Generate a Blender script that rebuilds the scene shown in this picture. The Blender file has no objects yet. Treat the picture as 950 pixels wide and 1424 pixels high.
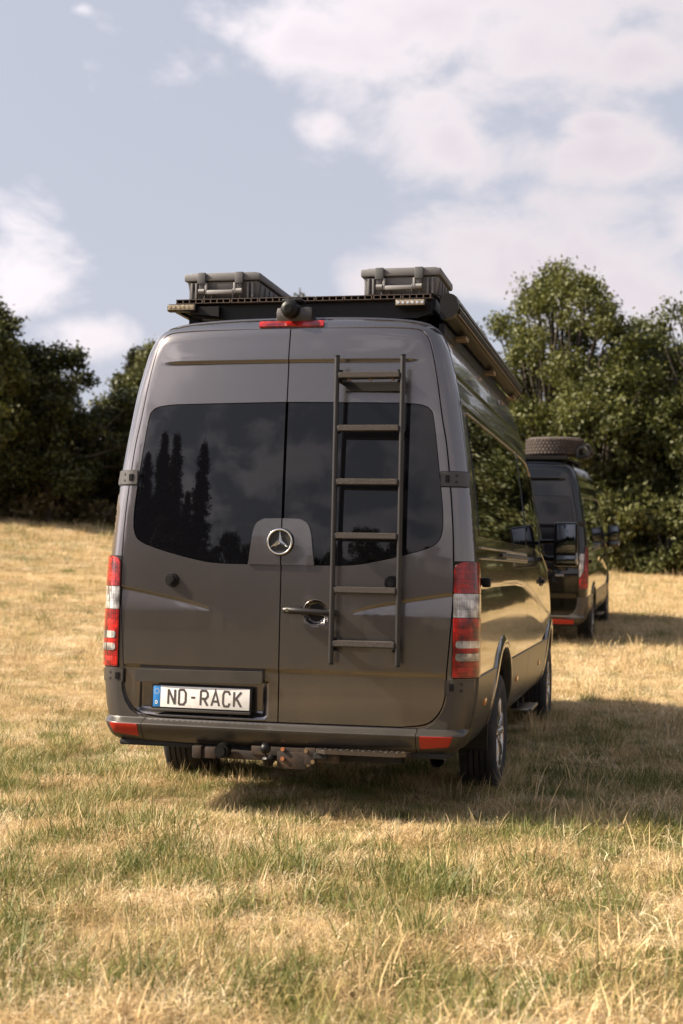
import bpy, bmesh, math, random
import numpy as np
from mathutils import Vector, Matrix, geometry
rng = np.random.default_rng(7); random.seed(7)
SC = bpy.context.scene
COL = SC.collection

# ------------------------------------------------------------------ camera
F = 1979.0
yaw, pitch, roll = .22, .04, .019
fw = Vector((-math.sin(yaw)*math.cos(pitch), math.cos(yaw)*math.cos(pitch), math.sin(pitch)))
r0 = Vector((math.cos(yaw), math.sin(yaw), 0)); u0 = r0.cross(fw)
rt = r0*math.cos(roll)+u0*math.sin(roll); up = u0*math.cos(roll)-r0*math.sin(roll)
camd = bpy.data.cameras.new('camera'); cam = bpy.data.objects.new('camera', camd); COL.objects.link(cam)
M = Matrix((rt, up, -fw)).transposed().to_4x4(); M.translation = Vector((1.864, -6.951, 1.287))
cam.matrix_world = M
camd.sensor_fit = 'HORIZONTAL'; camd.sensor_width = 24.0; camd.lens = F*24/950
camd.clip_end = 5000; camd.clip_start = .05
camd.dof.use_dof = True; camd.dof.focus_distance = 7.3; camd.dof.aperture_fstop = 3.2
SC.camera = cam
SC.render.resolution_x = 683; SC.render.resolution_y = 1024
# ------------------------------------------------------------------ light
SUN_EL = math.radians(38)
sdir = Vector((-math.cos(math.radians(15))*math.cos(SUN_EL), -math.sin(math.radians(15))*math.cos(SUN_EL), math.sin(SUN_EL)))
sl = bpy.data.lights.new('sun', 'SUN'); sl.energy = 5.0; sl.angle = math.radians(.5); sl.color = (1, .87, .68)
so = bpy.data.objects.new('sun', sl); COL.objects.link(so)
so.rotation_euler = sdir.to_track_quat('Z', 'Y').to_euler()
vs = SC.view_settings; vs.view_transform = 'Standard'; vs.look = 'None'; vs.exposure = 1.5; vs.gamma = 1
# world: sky and clouds
W_ = bpy.data.worlds.new('World'); SC.world = W_; W_.use_nodes = True
def world():
    nt = W_.node_tree; N = nt.nodes; L = nt.links; N.clear()
    out = N.new('ShaderNodeOutputWorld'); bg = N.new('ShaderNodeBackground'); L.new(bg.outputs[0], out.inputs[0])
    bg.inputs[1].default_value = .050
    sky = N.new('ShaderNodeTexSky'); sky.sky_type = 'NISHITA'; sky.sun_disc = False
    sky.sun_elevation = SUN_EL; sky.sun_rotation = math.atan2(sdir.x, sdir.y)
    sky.air_density = 1.0; sky.dust_density = 1.2; sky.ozone_density = 1.5
    def m(op, a, b=None, c=None, clamp=False):
        n = N.new('ShaderNodeMath'); n.operation = op; n.use_clamp = clamp
        for i, v in enumerate((a, b, c)):
            if v is None: continue
            if isinstance(v, (int, float)): n.inputs[i].default_value = v
            else: L.new(v, n.inputs[i])
        return n.outputs[0]
    tc = N.new('ShaderNodeTexCoord'); sp = N.new('ShaderNodeSeparateXYZ'); L.new(tc.outputs['Generated'], sp.inputs[0])
    az = m('ARCTAN2', sp.outputs[0], sp.outputs[1]); el = m('ARCSINE', sp.outputs[2])
    cv = N.new('ShaderNodeCombineXYZ'); L.new(az, cv.inputs[0]); L.new(el, cv.inputs[1])
    # one big heap overhead, a bank low left and a bank low right (azimuth, elevation, half sizes)
    px = [(585, 60, 310, 155), (600, 150, 230, 110), (870, 110, 90, 60), (400, 70, 170, 75), (730, 90, 210, 120), (620, 205, 95, 75), (440, 195, 70, 45), (560, 120, 150, 110),
          (40, 400, 112, 85), (120, 475, 115, 50), (-60, 420, 110, 100), (700, 370, 170, 95), (830, 400, 230, 120), (560, 395, 90, 50), (850, 235, 130, 45), (960, 330, 80, 60),
          (97, 50, 48, 26), (820, 195, 70, 22)]
    best = None
    for (x, y, a, b) in px:
        A = -.22+(x-475)/F; E = (791-.019*(475-x)-y)/F
        v = N.new('ShaderNodeVectorMath'); v.operation = 'SUBTRACT'; L.new(cv.outputs[0], v.inputs[0]); v.inputs[1].default_value = (A, E, 0)
        d = N.new('ShaderNodeVectorMath'); d.operation = 'MULTIPLY'; L.new(v.outputs[0], d.inputs[0]); d.inputs[1].default_value = (F/a, F/b, 0)
        l = N.new('ShaderNodeVectorMath'); l.operation = 'LENGTH'; L.new(d.outputs[0], l.inputs[0])
        q = m('SUBTRACT', 1.0, l.outputs['Value'])
        if a < 50: q = m('SUBTRACT', q, 1.05)
        best = q if best is None else m('MAXIMUM', best, q)
    # elsewhere: broken cumulus
    mp = N.new('ShaderNodeMapping'); L.new(tc.outputs['Generated'], mp.inputs[0]); mp.inputs['Scale'].default_value = (1, 1, 2.4)
    g = N.new('ShaderNodeTexNoise'); L.new(mp.outputs[0], g.inputs[0]); g.inputs['Scale'].default_value = 2.6; g.inputs['Detail'].default_value = 3
    gen = m('ADD', m('MULTIPLY', m('SUBTRACT', g.outputs[0], .48), 6.0), m('MULTIPLY', m('SUBTRACT', .22, el), 1.6))
    inwin = m('MULTIPLY', m('LESS_THAN', m('ABSOLUTE', m('ADD', az, .22)), .36), m('LESS_THAN', el, .46))
    wz = m('SMOOTH_MAX', m('SUBTRACT', m('ABSOLUTE', m('ADD', az, .22)), .27), m('SUBTRACT', el, .42), .05)
    wf = m('MULTIPLY', wz, 12, clamp=True)
    base = m('ADD', m('MULTIPLY', m('MAXIMUM', best, -.9), m('SUBTRACT', 1.0, wf)), m('MULTIPLY', gen, wf))
    mp2 = N.new('ShaderNodeMapping'); L.new(tc.outputs['Generated'], mp2.inputs[0]); mp2.inputs['Scale'].default_value = (1, 1, 1.5)
    n1 = N.new('ShaderNodeTexNoise'); L.new(mp2.outputs[0], n1.inputs[0]); n1.inputs['Scale'].default_value = 13; n1.inputs['Detail'].default_value = 9; n1.inputs['Roughness'].default_value = .56
    n1.inputs['Distortion'].default_value = .25
    n2 = N.new('ShaderNodeTexNoise'); L.new(mp2.outputs[0], n2.inputs[0]); n2.inputs['Scale'].default_value = 5; n2.inputs['Detail'].default_value = 5
    dn = m('ADD', base, m('ADD', m('MULTIPLY', m('SUBTRACT', n1.outputs[0], .5), 2.7), m('MULTIPLY', m('SUBTRACT', n2.outputs[0], .5), 1.7)))
    ss = N.new('ShaderNodeMapRange'); ss.interpolation_type = 'SMOOTHSTEP'; L.new(dn, ss.inputs[0]); ss.inputs[1].default_value = -.12; ss.inputs[2].default_value = .72
    veil = m('MULTIPLY', ss.outputs[0], .9)
    # thick parts of a cloud a little greyer and pinker
    sh = N.new('ShaderNodeMapRange'); L.new(m('ADD', dn, m('MULTIPLY', n1.outputs[0], 1.0)), sh.inputs[0]); sh.inputs[1].default_value = .6; sh.inputs[2].default_value = 1.9
    cc = N.new('ShaderNodeMix'); cc.data_type = 'RGBA'; L.new(sh.outputs[0], cc.inputs[0])
    cc.inputs[6].default_value = (6.5, 6.0, 6.15, 1); cc.inputs[7].default_value = (5.6, 5.1, 5.4, 1)
    hz = N.new('ShaderNodeMix'); hz.data_type = 'RGBA'; L.new(sky.outputs[0], hz.inputs[6]); hz.inputs[7].default_value = (4.35, 4.42, 5.05, 1)
    # thin high veil that pales the blue, thicker towards the horizon
    hr = N.new('ShaderNodeMapRange'); L.new(el, hr.inputs[0]); hr.inputs[1].default_value = 0; hr.inputs[2].default_value = .5; hr.inputs[3].default_value = .92; hr.inputs[4].default_value = .78
    h2 = N.new('ShaderNodeMapRange'); L.new(el, h2.inputs[0]); h2.inputs[1].default_value = .45; h2.inputs[2].default_value = 1.3; h2.inputs[3].default_value = 1; h2.inputs[4].default_value = .6
    L.new(m('MULTIPLY', hr.outputs[0], h2.outputs[0]), hz.inputs[0])
    d0 = N.new('ShaderNodeVectorMath'); d0.operation = 'DOT_PRODUCT'; L.new(tc.outputs['Generated'], d0.inputs[0]); d0.inputs[1].default_value = tuple(sdir)
    cb_ = N.new('ShaderNodeVectorMath'); cb_.operation = 'SCALE'; L.new(cc.outputs[2], cb_.inputs[0]); L.new(m('ADD', 1.0, m('MULTIPLY', m('POWER', m('MAXIMUM', d0.outputs['Value'], 0.0), 1.5), 2.0)), cb_.inputs['Scale'])
    fx = N.new('ShaderNodeMix'); fx.data_type = 'RGBA'; L.new(veil, fx.inputs[0]); L.new(hz.outputs[2], fx.inputs[6]); L.new(cb_.outputs[0], fx.inputs[7])
    # bright aureole of haze round the sun
    dt = N.new('ShaderNodeVectorMath'); dt.operation = 'DOT_PRODUCT'; L.new(tc.outputs['Generated'], dt.inputs[0]); dt.inputs[1].default_value = tuple(sdir)
    au = m('ADD', 1.0, m('MULTIPLY', m('POWER', m('MAXIMUM', dt.outputs['Value'], 0.0), 4.0), 1.6))
    sc_ = N.new('ShaderNodeVectorMath'); sc_.operation = 'SCALE'; L.new(fx.outputs[2], sc_.inputs[0]); L.new(au, sc_.inputs['Scale'])
    L.new(sc_.outputs[0], bg.inputs[0])
world()

# ------------------------------------------------------------------ materials
def mat(name, col=(.5, .5, .5), rough=.5, metal=0., coat=0., coat_rough=.05, spec=.5, noise=None, bump=None, wave=None, trans=0., ior=1.5, island=0.):
    m = bpy.data.materials.new(name); m.use_nodes = True; nt = m.node_tree; N = nt.nodes; L = nt.links
    b = N['Principled BSDF']; b.inputs['Base Color'].default_value = (*col, 1); b.inputs['Roughness'].default_value = rough
    b.inputs['Metallic'].default_value = metal; b.inputs['Coat Weight'].default_value = coat; b.inputs['Coat Roughness'].default_value = coat_rough
    b.inputs['Specular IOR Level'].default_value = spec; b.inputs['Transmission Weight'].default_value = trans; b.inputs['IOR'].default_value = ior
    tc = N.new('ShaderNodeTexCoord')
    if noise:
        sc, c2, lo, hi = noise
        n = N.new('ShaderNodeTexNoise'); n.inputs['Scale'].default_value = sc; n.inputs['Detail'].default_value = 6; L.new(tc.outputs['Object'], n.inputs[0])
        r = N.new('ShaderNodeMapRange'); L.new(n.outputs[0], r.inputs[0]); r.inputs[1].default_value = lo; r.inputs[2].default_value = hi
        x = N.new('ShaderNodeMix'); x.data_type = 'RGBA'; L.new(r.outputs[0], x.inputs[0]); x.inputs[6].default_value = (*col, 1); x.inputs[7].default_value = (*c2, 1)
        L.new(x.outputs[2], b.inputs['Base Color'])
    src = None
    if bump:
        n = N.new('ShaderNodeTexNoise'); n.inputs['Scale'].default_value = bump[0]; n.inputs['Detail'].default_value = 3; L.new(tc.outputs['Object'], n.inputs[0]); src = n.outputs[0]; st = bump[1]
    if wave:
        n = N.new('ShaderNodeTexWave'); n.bands_direction = wave[0]; n.inputs['Scale'].default_value = wave[1]; L.new(tc.outputs['Object'], n.inputs[0]); src = n.outputs[0]; st = wave[2]
    if src is not None:
        bn = N.new('ShaderNodeBump'); bn.inputs['Strength'].default_value = st; bn.inputs['Distance'].default_value = .003; L.new(src, bn.inputs['Height']); L.new(bn.outputs[0], b.inputs['Normal'])
    return m
def paint(name, col, dust):
    m = mat(name, col, .25, .88, 1.0, .03)
    nt = m.node_tree; N = nt.nodes; L = nt.links; b = N['Principled BSDF']
    tc = N.new('ShaderNodeTexCoord')
    f = N.new('ShaderNodeTexNoise'); f.inputs['Scale'].default_value = 900; L.new(tc.outputs['Object'], f.inputs[0])
    x = N.new('ShaderNodeMix'); x.data_type = 'RGBA'; r = N.new('ShaderNodeMapRange'); L.new(f.outputs[0], r.inputs[0]); r.inputs[1].default_value = .35; r.inputs[2].default_value = .7
    L.new(r.outputs[0], x.inputs[0]); x.inputs[6].default_value = (*[c*.85 for c in col], 1); x.inputs[7].default_value = (*[c*1.25 for c in col], 1)
    # dust film, in blotches, heavier low down on the body (road dirt)
    n = N.new('ShaderNodeTexNoise'); n.inputs['Scale'].default_value = 3.5; n.inputs['Detail'].default_value = 8; n.inputs['Roughness'].default_value = .7; L.new(tc.outputs['Object'], n.inputs[0])
    sp = N.new('ShaderNodeSeparateXYZ'); L.new(tc.outputs['Object'], sp.inputs[0])
    zr = N.new('ShaderNodeMapRange'); L.new(sp.outputs[2], zr.inputs[0]); zr.inputs[1].default_value = .3; zr.inputs[2].default_value = 1.5; zr.inputs[3].default_value = .36; zr.inputs[4].default_value = .06
    mu = N.new('ShaderNodeMath'); mu.operation = 'MULTIPLY'; nr = N.new('ShaderNodeMapRange'); L.new(n.outputs[0], nr.inputs[0]); nr.inputs[1].default_value = .38; nr.inputs[2].default_value = .72; L.new(nr.outputs[0], mu.inputs[0]); L.new(zr.outputs[0], mu.inputs[1])
    ad = N.new('ShaderNodeMath'); ad.operation = 'MULTIPLY'; L.new(mu.outputs[0], ad.inputs[0]); ad.inputs[1].default_value = dust
    mp = N.new('ShaderNodeMapping'); mp.inputs['Scale'].default_value = (16, 16, 1.3); L.new(tc.outputs['Object'], mp.inputs[0])
    st = N.new('ShaderNodeTexNoise'); st.inputs['Scale'].default_value = 1; st.inputs['Detail'].default_value = 5; L.new(mp.outputs[0], st.inputs[0])
    sr = N.new('ShaderNodeMapRange'); L.new(st.outputs[0], sr.inputs[0]); sr.inputs[1].default_value = .35; sr.inputs[2].default_value = .7; sr.inputs[3].default_value = .5; sr.inputs[4].default_value = 1.7
    a2 = N.new('ShaderNodeMath'); a2.operation = 'MULTIPLY'; L.new(ad.outputs[0], a2.inputs[0]); L.new(sr.outputs[0], a2.inputs[1]); ad = a2
    y = N.new('ShaderNodeMix'); y.data_type = 'RGBA'; L.new(ad.outputs[0], y.inputs[0]); L.new(x.outputs[2], y.inputs[6]); y.inputs[7].default_value = (.22, .18, .14, 1)
    L.new(y.outputs[2], b.inputs['Base Color'])
    cr = N.new('ShaderNodeMapRange'); L.new(n.outputs[0], cr.inputs[0]); cr.inputs[1].default_value = .3; cr.inputs[2].default_value = .8; cr.inputs[3].default_value = .015; cr.inputs[4].default_value = .07
    L.new(cr.outputs[0], b.inputs['Coat Roughness'])
    w = N.new('ShaderNodeTexNoise'); w.inputs['Scale'].default_value = 1.7; w.inputs['Detail'].default_value = 1; L.new(tc.outputs['Object'], w.inputs[0])
    bn = N.new('ShaderNodeBump'); bn.inputs['Strength'].default_value = .35; bn.inputs['Distance'].default_value = .006; L.new(w.outputs[0], bn.inputs['Height']); L.new(bn.outputs[0], b.inputs['Coat Normal'])
    return m
PAINT = paint('brown_grey_metallic_paint', (.120, .109, .107), 1.0)
PAINT_BLACK = paint('black_paint', (.004, .004, .004), .08)
BLACK = mat('black_plastic', (.006, .0055, .005), .42, spec=.22, bump=(300, .2))
DARK = mat('underbody_black', (.006, .006, .006), .8)
SEAL = mat('rubber_seal', (.004, .004, .004), .6)
GLASS = mat('privacy_glass', (.003, .003, .004), .012, spec=.38, bump=(2.0, .03))
CLAD = mat('dark_grey_bumper_plastic', (.034, .030, .027), .38, .3, .2, .25, noise=(5, (.055, .047, .038), .35, .8), bump=(700, .08))
RED = mat('red_lens', (.20, .004, .003), .18, coat=.35, spec=.3, wave=('X', 60, .5))
REDP = mat('red_reflector', (.28, .014, .008), .28, coat=.3, spec=.3, bump=(220, .6))
def lens(name, c1, c2, rough, sx, sz, metal=0.):
    m = mat(name, c1, rough, metal, .4, .03, .4); nt = m.node_tree; N = nt.nodes; L = nt.links; b = N['Principled BSDF']
    tc = N.new('ShaderNodeTexCoord'); sp = N.new('ShaderNodeSeparateXYZ'); L.new(tc.outputs['Object'], sp.inputs[0])
    xy = N.new('ShaderNodeMath'); xy.operation = 'ADD'; L.new(sp.outputs[0], xy.inputs[0]); L.new(sp.outputs[1], xy.inputs[1])
    cb = N.new('ShaderNodeCombineXYZ'); L.new(xy.outputs[0], cb.inputs[0]); L.new(sp.outputs[2], cb.inputs[1])
    br = N.new('ShaderNodeTexBrick'); L.new(cb.outputs[0], br.inputs[0]); br.offset = 0; br.inputs['Scale'].default_value = 1; br.inputs['Brick Width'].default_value = sx; br.inputs['Row Height'].default_value = sz; br.inputs['Mortar Size'].default_value = .0012
    br.inputs['Color1'].default_value = (*c1, 1); br.inputs['Color2'].default_value = (*c2, 1); br.inputs['Mortar'].default_value = (*[c*.35 for c in c1], 1); br.inputs['Bias'].default_value = -.2
    n = N.new('ShaderNodeTexNoise'); n.inputs['Scale'].default_value = 16; n.inputs['Detail'].default_value = 2; L.new(tc.outputs['Object'], n.inputs[0])
    r_ = N.new('ShaderNodeMapRange'); L.new(n.outputs[0], r_.inputs[0]); r_.inputs[1].default_value = .35; r_.inputs[2].default_value = .68; r_.inputs[3].default_value = .35; r_.inputs[4].default_value = 1.5
    v = N.new('ShaderNodeVectorMath'); v.operation = 'SCALE'; L.new(br.outputs[0], v.inputs[0]); L.new(r_.outputs[0], v.inputs['Scale']); L.new(v.outputs[0], b.inputs['Base Color'])
    bn = N.new('ShaderNodeBump'); bn.inputs['Strength'].default_value = .6; bn.inputs['Distance'].default_value = .002; L.new(br.outputs[1], bn.inputs['Height']); bn.invert = True; L.new(bn.outputs[0], b.inputs['Normal'])
    return m
RED = lens('red_lens', (.34, .007, .004), (.18, .003, .002), .2, .009, .024)
CLEAR = mat('clear_lens', (.62, .60, .58), .15, .35, coat=1, wave=('Z', 48, .9))
CLEAR = lens('clear_lens', (.60, .58, .56), (.32, .30, .29), .15, .006, .05, .5)
CHROME = mat('chrome', (.75, .73, .70), .12, 1.0)
ALU = mat('brushed_aluminium', (.26, .245, .225), .32, 1.0)
POWDER = mat('black_powder_coat', (.013, .011, .010), .38, .2, bump=(500, .25))
GRIP = mat('grip_tape', (.055, .042, .035), .85, noise=(260, (.012, .010, .009), .42, .6), bump=(260, .9))
TYRE = mat('tyre_rubber', (.009, .008, .008), .8, noise=(9, (.030, .025, .020), .45, .75), bump=(160, .3))
TYRE_DUSTY = mat('dusty_tyre_rubber', (.032, .023, .019), .85, noise=(14, (.065, .047, .038), .35, .7), bump=(120, .4))
RIM = mat('silver_wheel', (.45, .43, .42), .26, .9)
CASE = mat('grey_case_plastic', (.095, .092, .094), .55, noise=(6, (.125, .118, .115), .3, .8), bump=(350, .15))
CASE_DARK = mat('dark_grey_latch_plastic', (.065, .064, .065), .5)
CASE_LIGHT = mat('pale_grey_handle_plastic', (.20, .19, .185), .5)
SLAT = mat('anodised_dark_slat', (.07, .048, .036), .5, .4)
BOLT = mat('rusty_bolt', (.34, .12, .05), .6, .3)
BRASS = mat('zinc_bracket', (.26, .18, .10), .4, .7)
IRON = mat('tow_bar_iron', (.030, .024, .020), .5, .4, noise=(18, (.075, .045, .028), .45, .75))
LED = mat('led_lens', (.30, .24, .16), .3, .4, bump=(90, .8))
WHITE = mat('plate_white', (.62, .60, .58), .35, noise=(30, (.50, .47, .43), .45, .85))
BLUE = mat('plate_blue', (.02, .16, .42), .35)
INK = mat('plate_ink', (.045, .035, .03), .5)
AMBER = mat('amber_lens', (.55, .18, .03), .25, coat=.6)
MIRROR = mat('mirror_glass', (.09, .10, .115), .02, 1.0)
STEEL = mat('checker_plate', (.12, .10, .085), .35, .9, bump=(70, .5))
BARK = mat('bark', (.035, .026, .018), .9, noise=(7, (.045, .036, .026), .4, .7), bump=(20, .8))

# ------------------------------------------------------------------ object helpers
def link(name, me, m, parent=None, kind=None):
    o = bpy.data.objects.new(name, me); COL.objects.link(o)
    if m is not None:
        for mm in (m if isinstance(m, (list, tuple)) else [m]): me.materials.append(mm)
    if parent: o.parent = parent
    if kind: o['kind'] = kind
    return o
def meshobj(name, V, Fc, m, parent=None, smooth=False, N=None, kind=None):
    me = bpy.data.meshes.new(name); me.from_pydata([tuple(v) for v in V], [], [tuple(f) for f in Fc])
    if smooth: me.polygons.foreach_set('use_smooth', [True]*len(me.polygons))
    if N is not None: me.normals_split_custom_set_from_vertices([tuple(n) for n in N])
    return link(name, me, m, parent, kind)
def thing(name, label, cat, loc=(0, 0, 0), rot=(0, 0, 0), group=None, scale=(1, 1, 1)):
    o = bpy.data.objects.new(name, None); COL.objects.link(o); o.location = loc; o.rotation_euler = rot; o.scale = scale
    o.empty_display_size = .2; o['label'] = label; o['category'] = cat
    if group: o['group'] = group
    return o
class MB:
    def __init__(s): s.bm = bmesh.new()
    def box(s, c, d, bev=0, rot=None, taper=None):
        r = bmesh.ops.create_cube(s.bm, size=1); vs = r['verts']
        for v in vs:
            v.co = Vector((v.co.x*d[0], v.co.y*d[1], v.co.z*d[2]))
            if taper and v.co.z < 0: v.co.x *= taper; v.co.y *= taper
        if bev:
            es = list({e for v in vs for e in v.link_edges})
            q = bmesh.ops.bevel(s.bm, geom=es, offset=bev, segments=2, affect='EDGES', profile=.6, clamp_overlap=True)
            vs = list({v for f in q['faces'] for v in f.verts} | {v for v in vs if v.is_valid})
        T = Matrix.Translation(c) @ (rot.to_4x4() if rot is not None else Matrix.Identity(4))
        for v in vs: v.co = T @ v.co
        return s
    def cyl(s, a, b, r, r2=None, n=16, cap=True):
        a, b = Vector(a), Vector(b); q = (b-a).to_track_quat('Z', 'Y').to_matrix().to_4x4()
        T = Matrix.Translation((a+b)/2) @ q
        bmesh.ops.create_cone(s.bm, cap_ends=cap, segments=n, radius1=r, radius2=r if r2 is None else r2, depth=(b-a).length, matrix=T)
        return s
    def sph(s, c, r, sc=(1, 1, 1), n=16):
        bmesh.ops.create_uvsphere(s.bm, u_segments=n, v_segments=n//2+2, radius=r, matrix=Matrix.Translation(c) @ Matrix.Diagonal((*sc, 1))); return s
    def tube(s, pts, r, n=8):
        P = [Vector(p) for p in pts]; rings = []
        for i, p in enumerate(P):
            t = (P[min(i+1, len(P)-1)]-P[max(i-1, 0)]).normalized(); q = t.to_track_quat('Z', 'Y')
            rr = r if not isinstance(r, (list, tuple)) else r[i]
            rings.append([s.bm.verts.new(p+q @ Vector((rr*math.cos(k*2*math.pi/n), rr*math.sin(k*2*math.pi/n), 0))) for k in range(n)])
        for A, B in zip(rings, rings[1:]):
            for k in range(n): s.bm.faces.new((A[k], A[(k+1) % n], B[(k+1) % n], B[k]))
        s.bm.faces.new(rings[0][::-1]); s.bm.faces.new(rings[-1]); return s
    def prism(s, pts, a, b, axis):
        # pts: 2D outline; extruded from a to b on axis
        def P(p, t):
            return {'x': (t, p[0], p[1]), 'y': (p[0], t, p[1]), 'z': (p[0], p[1], t)}[axis]
        A = [s.bm.verts.new(P(p, a)) for p in pts]; B = [s.bm.verts.new(P(p, b)) for p in pts]; n = len(pts)
        for i in range(n): s.bm.faces.new((A[i], A[(i+1) % n], B[(i+1) % n], B[i]))
        s.bm.faces.new(A[::-1]); s.bm.faces.new(B); return s
    def build(s, name, m, parent=None, smooth=None, kind=None):
        bmesh.ops.recalc_face_normals(s.bm, faces=s.bm.faces)
        me = bpy.data.meshes.new(name); s.bm.to_mesh(me); s.bm.free()
        if smooth:
            me.polygons.foreach_set('use_smooth', [True]*len(me.polygons)); me.set_sharp_from_angle(angle=math.radians(smooth))
        return link(name, me, m, parent, kind)
def catmull(P, n=6, closed=False):
    P = np.array(P, float); out = []; m = len(P)
    for i in range(m if closed else m-1):
        p0, p1, p2, p3 = (P[(i-1) % m], P[i], P[(i+1) % m], P[(i+2) % m]) if closed else (P[max(i-1, 0)], P[i], P[i+1], P[min(i+2, m-1)])
        for t in np.linspace(0, 1, n, endpoint=False):
            out.append(.5*((2*p1)+(-p0+p2)*t+(2*p0-5*p1+4*p2-p3)*t*t+(-p0+3*p1-3*p2+p3)*t**3))
    if not closed: out.append(P[-1])
    return np.array(out)
def rpoly(P, R, n=5):
    # polygon with rounded corners; R radius or list
    out = []; m = len(P); R = R if isinstance(R, (list, tuple)) else [R]*m
    for i in range(m):
        p, a, b = np.array(P[i], float), np.array(P[i-1], float), np.array(P[(i+1) % m], float)
        r = R[i]
        if r <= 0: out.append(p); continue
        la, lb = np.linalg.norm(a-p), np.linalg.norm(b-p); r = min(r, .49*la, .49*lb)
        s, e = p+(a-p)/la*r, p+(b-p)/lb*r
        for t in np.linspace(0, 1, n+1): out.append((1-t)**2*s+2*t*(1-t)*p+t*t*e)
    return np.array(out)
def resample(P, step):
    out = []
    for i in range(len(P)):
        a, b = P[i], P[(i+1) % len(P)]; L = np.linalg.norm(b-a)
        if L < 1e-6: continue
        k = max(1, int(math.ceil(L/step)))
        for j in range(k): out.append(a+(b-a)*j/k)
    return np.array(out)
def inside(pts, poly):
    x, y = pts[:, 0], pts[:, 1]; c = np.zeros(len(pts), bool); n = len(poly)
    for i in range(n):
        x1, y1 = poly[i]; x2, y2 = poly[(i+1) % n]
        if y1 == y2: continue
        k = ((y1 > y) != (y2 > y)) & (x < (x2-x1)*(y-y1)/(y2-y1)+x1); c ^= k
    return c
def segdist(pts, poly, closed=True, want=False):
    best = np.full(len(pts), 1e9); vec = np.zeros((len(pts), 2)); n = len(poly)
    for i in range(n if closed else n-1):
        a = poly[i]; b = poly[(i+1) % n]; ab = b-a; L2 = ab@ab
        if L2 < 1e-14: continue
        t = np.clip(((pts-a)@ab)/L2, 0, 1); d = pts-(a+t[:, None]*ab); q = (d**2).sum(1)
        k = q < best; best[k] = q[k]; vec[k] = d[k]
    return (np.sqrt(best), vec) if want else np.sqrt(best)
def panel(name, outer, holes, fn, step, m, parent, thick=.02, extra=None, flip=False):
    """sheet of bodywork: 2D outline (with holes) laid on the surface fn, edges returned inwards by thick"""
    sx, sy = step if isinstance(step, (tuple, list)) else (step, step)
    st = min(sx, sy)*1.0
    loops = [resample(np.array(outer, float), max(st, .008))]+[resample(np.array(h, float), max(st, .008)) for h in holes]
    V = [tuple(p) for l in loops for p in l]; E = []; o = 0
    for l in loops:
        n = len(l); E += [(o+i, o+(i+1) % n) for i in range(n)]; o += n
    nb = len(V)
    lo, hi = loops[0].min(0), loops[0].max(0)
    X, Y = np.meshgrid(np.arange(lo[0]+sx/2, hi[0], sx), np.arange(lo[1]+sy/2, hi[1], sy)); G = np.stack([X.ravel(), Y.ravel()], 1)
    if extra is not None: G = np.vstack([G[extra[1](G)], extra[0]])
    k = inside(G, loops[0])
    for h in loops[1:]: k &= ~inside(G, h)
    G = G[k]
    for l in loops: G = G[segdist(G, l) > st*.4] if len(G) else G
    V += [tuple(p) for p in G]
    r = geometry.delaunay_2d_cdt([Vector(v) for v in V], E, [], 0, 1e-7)
    P = np.array([tuple(v) for v in r[0]]); T = np.array([f for f in r[2] if len(f) == 3])
    c = P[T].mean(1); k = inside(c, loops[0])
    for h in loops[1:]: k &= ~inside(c, h)
    T = T[k]; a = P[T]
    ar = (a[:, 1, 0]-a[:, 0, 0])*(a[:, 2, 1]-a[:, 0, 1])-(a[:, 1, 1]-a[:, 0, 1])*(a[:, 2, 0]-a[:, 0, 0])
    T = T[np.abs(ar) > 1e-10]; ar = ar[np.abs(ar) > 1e-10]; T[ar < 0] = T[ar < 0][:, ::-1]
    Q, N = fn(P)
    # orient
    t = Q[T]; fnm = np.cross(t[:, 1]-t[:, 0], t[:, 2]-t[:, 0])
    if (fnm*N[T].mean(1)).sum() < 0: T = T[:, ::-1]
    # boundary skirt
    from collections import Counter
    ed = {}
    for f in T:
        for i in range(3):
            e = (int(f[i]), int(f[(i+1) % 3]))
            ed[e] = 1
    B = [e for e in ed if (e[1], e[0]) not in ed]
    V3 = [Q]; NN = [N]; Fc = [tuple(map(int, f)) for f in T]; base = len(Q)
    if thick:
        sv = []; sn = []
        for (i, j) in B:
            A, C = Q[i], Q[j]; na, nc = N[i], N[j]
            out = np.cross(C-A, (na+nc)/2); out /= max(np.linalg.norm(out), 1e-9)
            k = base+len(sv); sv += [A, C, C-nc*thick, A-na*thick]; sn += [(out+na)*.7, (out+nc)*.7, out, out]
            Fc.append((k+1, k, k+3, k+2))
        V3.append(np.array(sv)); NN.append(np.array(sn))
    V3 = np.vstack(V3); NN = np.vstack(NN); NN = NN/np.linalg.norm(NN, axis=1)[:, None]
    return meshobj(name, V3, Fc, m, parent, True, NN)

# ------------------------------------------------------------------ van body surface
def ss(x, a=0., b=1.): t = np.clip((x-a)/(b-a), 0, 1); return t*t*(3-2*t)
half = [(0, 2.590), (.25, 2.588), (.45, 2.582), (.60, 2.570), (.70, 2.548), (.757, 2.51), (.79, 2.455), (.812, 2.40), (.838, 2.30), (.862, 2.20), (.887, 2.05), (.915, 1.87), (.948, 1.62),
        (.970, 1.36), (.980, 1.15), (.984, .95), (.984, .78), (.976, .64), (.958, .52), (.925, .43), (.885, .39), (.80, .372)]
HS = catmull(half, 7)
SIL = np.vstack([HS, (HS[::-1]*[-1, 1])[:-1]])      # closed: top middle -> right -> bottom right -> bottom left -> top
def Wz(z): return np.interp(z, HS[::-1, 1], HS[::-1, 0])
RIM_R = .11
def lean(z):
    return np.interp(z, _lz, _lv)
_k = catmull([(.2, .0), (.6, 0.0), (1.0, .003), (1.4, .012), (1.74, .030), (2.1, .057), (2.41, .088), (2.65, .115)], 8); _lz, _lv = _k[:, 0], _k[:, 1]
def Yb(x, z): return .0567*x*x+lean(z)
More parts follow.
